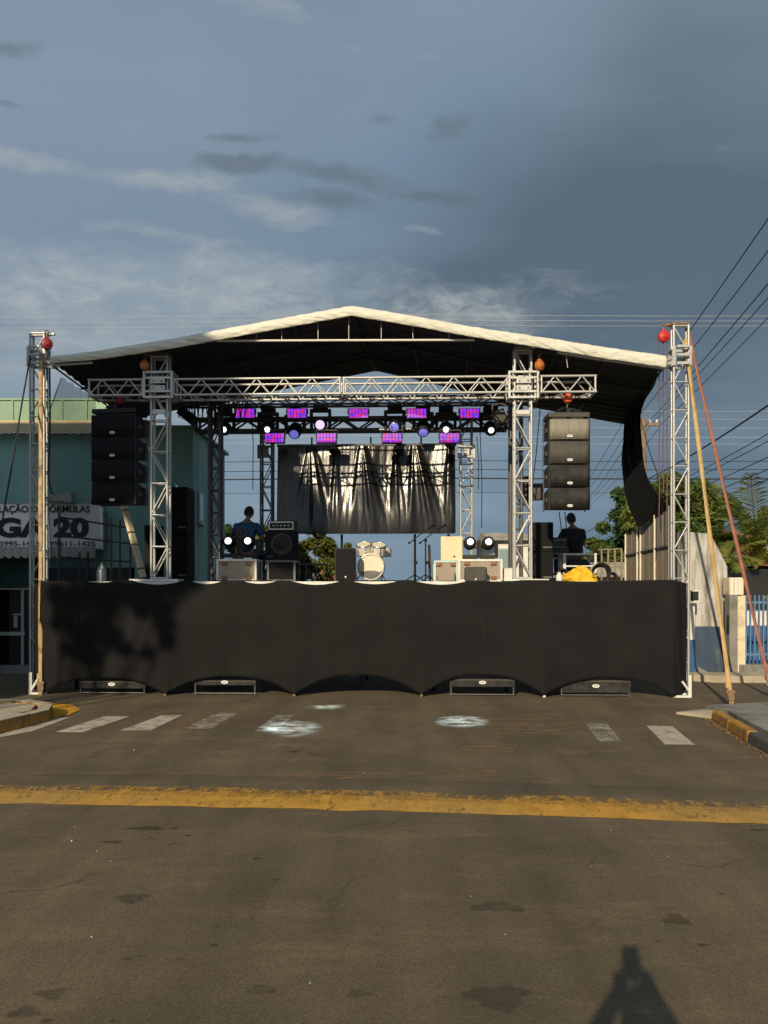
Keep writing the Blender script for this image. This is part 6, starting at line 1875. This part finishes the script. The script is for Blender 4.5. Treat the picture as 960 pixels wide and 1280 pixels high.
def person(label, loc, rz, J, fingers, face_dir, shirt, pants, hairc, scale=1.0, on_stage=True, extra=None, sleeve=True):
    t = sthing('person', label, 'person', loc, rz) if on_stage else thing('person', label, 'person', loc, rz)
    t.scale = (scale,) * 3
    E = [('pelvis', 'belly'), ('belly', 'chest'), ('chest', 'neck'), ('neck', 'headbase')]
    for s_ in 'lr':
        E += [('chest', 'sh' + s_), ('sh' + s_, 'el' + s_), ('el' + s_, 'wr' + s_), ('wr' + s_, 'pa' + s_), ('pelvis', 'hip' + s_), ('hip' + s_, 'kn' + s_), ('kn' + s_, 'an' + s_), ('an' + s_, 'to' + s_)]
    vs, fs = skin_mesh((J, E, 'pelvis'), 'body_tmp')
    b = B(); b.add(vs, fs, True)
    hc = J['head'][0]; fd = Vector(face_dir).normalized()
    rt = fd.to_track_quat('Y', 'Z').to_matrix()
    def head_pt(i, j):
        a = 2 * math.pi * i; tt = math.pi * j
        x, y, z = math.sin(tt) * math.sin(a), math.sin(tt) * math.cos(a), math.cos(tt)
        jaw = 1 - .26 * max(0, -z) ** 1.3
        p = Vector((x * .074 * jaw, y * .095 * (1 - .12 * max(0, -z)), z * .115))
        if y > 0: p.y += .018 * math.exp(-((x / .18) ** 2 + ((z + .12) / .22) ** 2)) + .006 * math.exp(-((x / .3) ** 2 + ((z + .5) / .12) ** 2))
        if y > 0: p.y -= .010 * (math.exp(-(((x - .36) / .18) ** 2 + ((z - .05) / .14) ** 2)) + math.exp(-(((x + .36) / .18) ** 2 + ((z - .05) / .14) ** 2)))
        return Vector(hc) + rt @ p
    b.grid(head_pt, 32, 24)
    for s_ in (-1, 1): b.ball(Vector(hc) + rt @ Vector((s_ * .078, -.005, -.01)), .03, 10, 7, (.35, .7, 1.0))
    # fingers
    for s_, base_d, curl in fingers:
        pa_ = Vector(J['pa' + s_][0]); d = Vector(base_d).normalized()
        side = Vector(curl[1]).normalized(); cv = Vector(curl[0])
        for k in range(4):
            o_ = pa_ + side * (k - 1.5) * .019
            Lf = (.070, .080, .076, .060)[k]
            p1 = o_ + d * .02; p2 = p1 + d * Lf * .45; p3 = p2 + (d + cv * .6).normalized() * Lf * .3; p4 = p3 + (d * .6 + cv).normalized() * Lf * .28
            b.tube([p1, p2, p3, p4], .0095, 7, .0075)
        th = pa_ - side * .035
        b.tube([th - d * .02, th + (d * .6 - side * .7).normalized() * .03, th + (d * .9 - side * .4 + cv * .3).normalized() * .062], .011, 7, .009)
    me = b.mesh('body')
    o = bpy.data.objects.new('body', me); col.objects.link(o)
    md = o.modifiers.new('Remesh', 'REMESH'); md.mode = 'VOXEL'; md.voxel_size = .008; md.use_smooth_shade = True; md.use_remove_disconnected = False
    dg = bpy.context.evaluated_depsgraph_get(); ev = bpy.data.meshes.new_from_object(o.evaluated_get(dg))
    bpy.data.objects.remove(o); ev.name = 'body'
    ev.materials.clear()
    link('body', ev, 'skin', t)
    # clothes
    def g_(k, ex, mul=1.0):
        p, r_ = J[k]; r2 = tuple(x * mul + ex for x in r_) if isinstance(r_, tuple) else r_ * mul + ex
        return (p, r2)
    SJ = {k: g_(k, .014) for k in ('pelvis', 'belly', 'chest', 'shl', 'shr')}
    SJ['neckb'] = (Vector(J['chest'][0]).lerp(Vector(J['neck'][0]), .7), .062)
    SE = [('pelvis', 'belly'), ('belly', 'chest'), ('chest', 'neckb'), ('chest', 'shl'), ('chest', 'shr')]
    for s_ in 'lr':
        SJ['sl' + s_] = (Vector(J['sh' + s_][0]).lerp(Vector(J['el' + s_][0]), .72), J['el' + s_][1] + .026); SE.append(('sh' + s_, 'sl' + s_))
    vs, fs = skin_mesh((SJ, SE, 'pelvis'), 'shirt_tmp'); b = B(); b.add(vs, fs, True); so = b.build('shirt', shirt, t)
    PJ = {'pelvis': (J['pelvis'][0], (.125, .115)), 'waist': (Vector(J['pelvis'][0]).lerp(Vector(J['belly'][0]), .5), (.165, .128))}; PE = [('pelvis', 'waist')]
    for s_ in 'lr':
        PJ['hip' + s_] = (Vector(J['hip' + s_][0]).lerp(Vector(J['kn' + s_][0]), .16), J['hip' + s_][1] + .012); PJ['kn' + s_] = g_('kn' + s_, .016); PJ['an' + s_] = (Vector(J['kn' + s_][0]).lerp(Vector(J['an' + s_][0]), .93), J['an' + s_][1] + .02)
        PE += [('pelvis', 'hip' + s_), ('hip' + s_, 'kn' + s_), ('kn' + s_, 'an' + s_)]
    vs, fs = skin_mesh((PJ, PE, 'pelvis'), 'pants_tmp'); b = B(); b.add(vs, fs, True); b.build('trousers', pants, t)
    for s_ in 'lr':
        a_, c_ = Vector(J['an' + s_][0]), Vector(J['to' + s_][0]); d = (c_ - a_); d.z = 0; d.normalize()
        b = B(); m_ = a_ + d * .07; m_.z = a_.z - .035
        b.ball(m_, .14, 14, 9, (.33, .33, .33)); b.v = [tuple(m_ + (Matrix.Rotation(math.atan2(d.y, d.x), 3, 'Z') @ Vector(((Vector(p) - m_).x * 3.0, (Vector(p) - m_).y * 1.05, (Vector(p) - m_).z * 1.1)))) for p in b.v]
        b.build('shoe', 'shoe', t)
    def hair_pt(i, j):
        a = 2 * math.pi * i; tt = math.pi * j * (.58 - .20 * math.cos(a))
        x, y, z = math.sin(tt) * math.sin(a), math.sin(tt) * math.cos(a), math.cos(tt)
        n_ = 1.06 + .03 * mnoise.noise(Vector((x * 9, y * 9, z * 9)))
        p = Vector((x * .080 * n_, (y * .098 - .006) * n_, z * .120 * n_))
        return Vector(hc) + rt @ p
    b = B(); b.grid(hair_pt, 30, 14); b.build('hair', hairc, t)
    if extra: extra(t, so)
    return t
def seated(lean, ex, elx, headfwd):
    J = {'pelvis': ((0, 0, .50), (.155, .12)), 'belly': ((0, .03 + lean * .3, .70), (.15, .11)), 'chest': ((0, .05 + lean * .7, .92), (.165, .115)), 'neck': ((0, .07 + lean, 1.06), .055), 'headbase': ((0, .09 + lean + headfwd * .5, 1.14), .05),
         'head': ((0, .11 + lean + headfwd, 1.22), .1)}
    for s_, k in (('l', -1), ('r', 1)):
        J['sh' + s_] = ((k * .185, .05 + lean * .8, .975), .062); J['el' + s_] = ((k * (elx), .16 + lean * .7, .74), .043)
        J['wr' + s_] = ((k * ex, .40 + lean * .5, .74), .029); J['pa' + s_] = ((k * (ex - .01), .46 + lean * .5, .745), (.040, .018))
        J['hip' + s_] = ((k * .10, .08, .49), .09); J['kn' + s_] = ((k * .17, .46, .50), .062); J['an' + s_] = ((k * .17, .44, .085), .042); J['to' + s_] = ((k * .18, .60, .035), .035)
    return {k: (Vector(p), r_) for k, (p, r_) in J.items()}
def print_patch(t, so):
    b = B()
    b.grid(lambda i, j: (-.11 + .22 * i, 0, .74 + .20 * j), 14, 14)
    b.v = [(x, y - .145 + .02 * math.sin((z - .7) * 6) + .02 * (abs(x) / .11) ** 2 + .03, z) for x, y, z in b.v]
    ring = B()
    for k in range(9):
        a = k * 2 * math.pi / 9
        ring.ball((.075 * math.cos(a) - .01, -.105, .84 + .085 * math.sin(a)), .026, 8, 6, (1, .35, 1))
    ring.ball((-.01, -.112, .84), .032, 8, 6, (.6, .35, 1.5))
    ring.build('shirt_print', 'shirt_print', so)
def stool(label, p, h=.44):
    t = sthing('equipment_trunk', label, 'trunk', p)
    b = B(); b.box((0, 0, h / 2), (.42, .38, h)); b.build('body', 'case_dark', t, .01); b = B(); b.box((0, 0, h - .06), (.43, .39, .02)); b.build('rim', 'alu_dark', t)
v = 2.0
person('person in a blue printed shirt bent forward with back to the street', (onstage(305, v), v, DECK + .02), rad(-8), seated(.10, .12, .26, .05), [('l', (0.2, 1, 0), ((0, .2, -1), (1, 0, 0))), ('r', (-.2, 1, 0), ((0, .2, -1), (-1, 0, 0)))], (.1, 1, -.55), 'shirt_blue', 'jeans', 'hair_black', 1.0, True, print_patch)
stool('dark trunk used as a seat by the man in blue', (onstage(305, v), v, DECK))
v = 2.75
person('person in a black shirt seated with back turned behind the white table', (onstage(719.5, v), v, DECK - .0), rad(14), seated(.06, .14, .27, .03), [('l', (0.2, 1, 0), ((0, .2, -1), (1, 0, 0))), ('r', (-.2, 1, 0), ((0, .2, -1), (-1, 0, 0)))], (-.1, 1, -.3), 'shirt_black', 'jeans', 'hair_black', 0.96)
stool('dark trunk used as a seat by the man in black', (onstage(719.5, v), v, DECK), .42)

# the photographer, standing behind the camera with the phone held up; only the shadow is in view
def photographer():
    J = {'pelvis': ((.05, -.36, .86), (.16, .12)), 'belly': ((.05, -.36, 1.02), (.15, .11)), 'chest': ((.075, -.35, 1.20), (.17, .115)), 'neck': ((.0, -.32, 1.35), .058), 'headbase': ((-.01, -.30, 1.40), .052), 'head': ((-.025, -.27, 1.48), .1)}
    for s_, k in (('l', -1), ('r', 1)):
        J['sh' + s_] = ((.075 + k * .175, -.34, 1.25), .064); J['el' + s_] = ((-.315 if k < 0 else .235, -.20, 1.19 if k < 0 else 1.19), .048)
        J['wr' + s_] = ((k * .058, -.09, 1.50), .033); J['pa' + s_] = ((k * .050, -.062, 1.565), (.034, .02))
        J['hip' + s_] = ((.05 + k * .10, -.36, .83), .09); J['kn' + s_] = ((.05 + k * .12, -.34, .46), .06); J['an' + s_] = ((.05 + k * .13, -.38, .085), .042); J['to' + s_] = ((.05 + k * .15, -.24, .035), .035)
    return {k: (Vector(p), r_) for k, (p, r_) in J.items()}
person('person standing at the camera and holding a phone up in both hands', (0, 0, 0.004), 0, photographer(), [('l', (.55, .1, .8), ((.8, .2, .1), (.2, .9, .2))), ('r', (-.55, .1, .8), ((-.8, .2, .1), (.2, .9, .2)))], (0, 1, 0), 'shirt_black', 'jeans', 'hair_black', 1.0, False)
t = thing('phone', 'dark phone held upright in the hands of the person at the camera', 'phone', (0, -.035, 1.585))
b = B(); b.box((0, 0, 0), (.074, .009, .15)); b.build('body', 'black_paint', t, .003); b = B(); b.box((0, -.0055, 0), (.068, .002, .142)); b.build('screen', 'shop_dark', t)
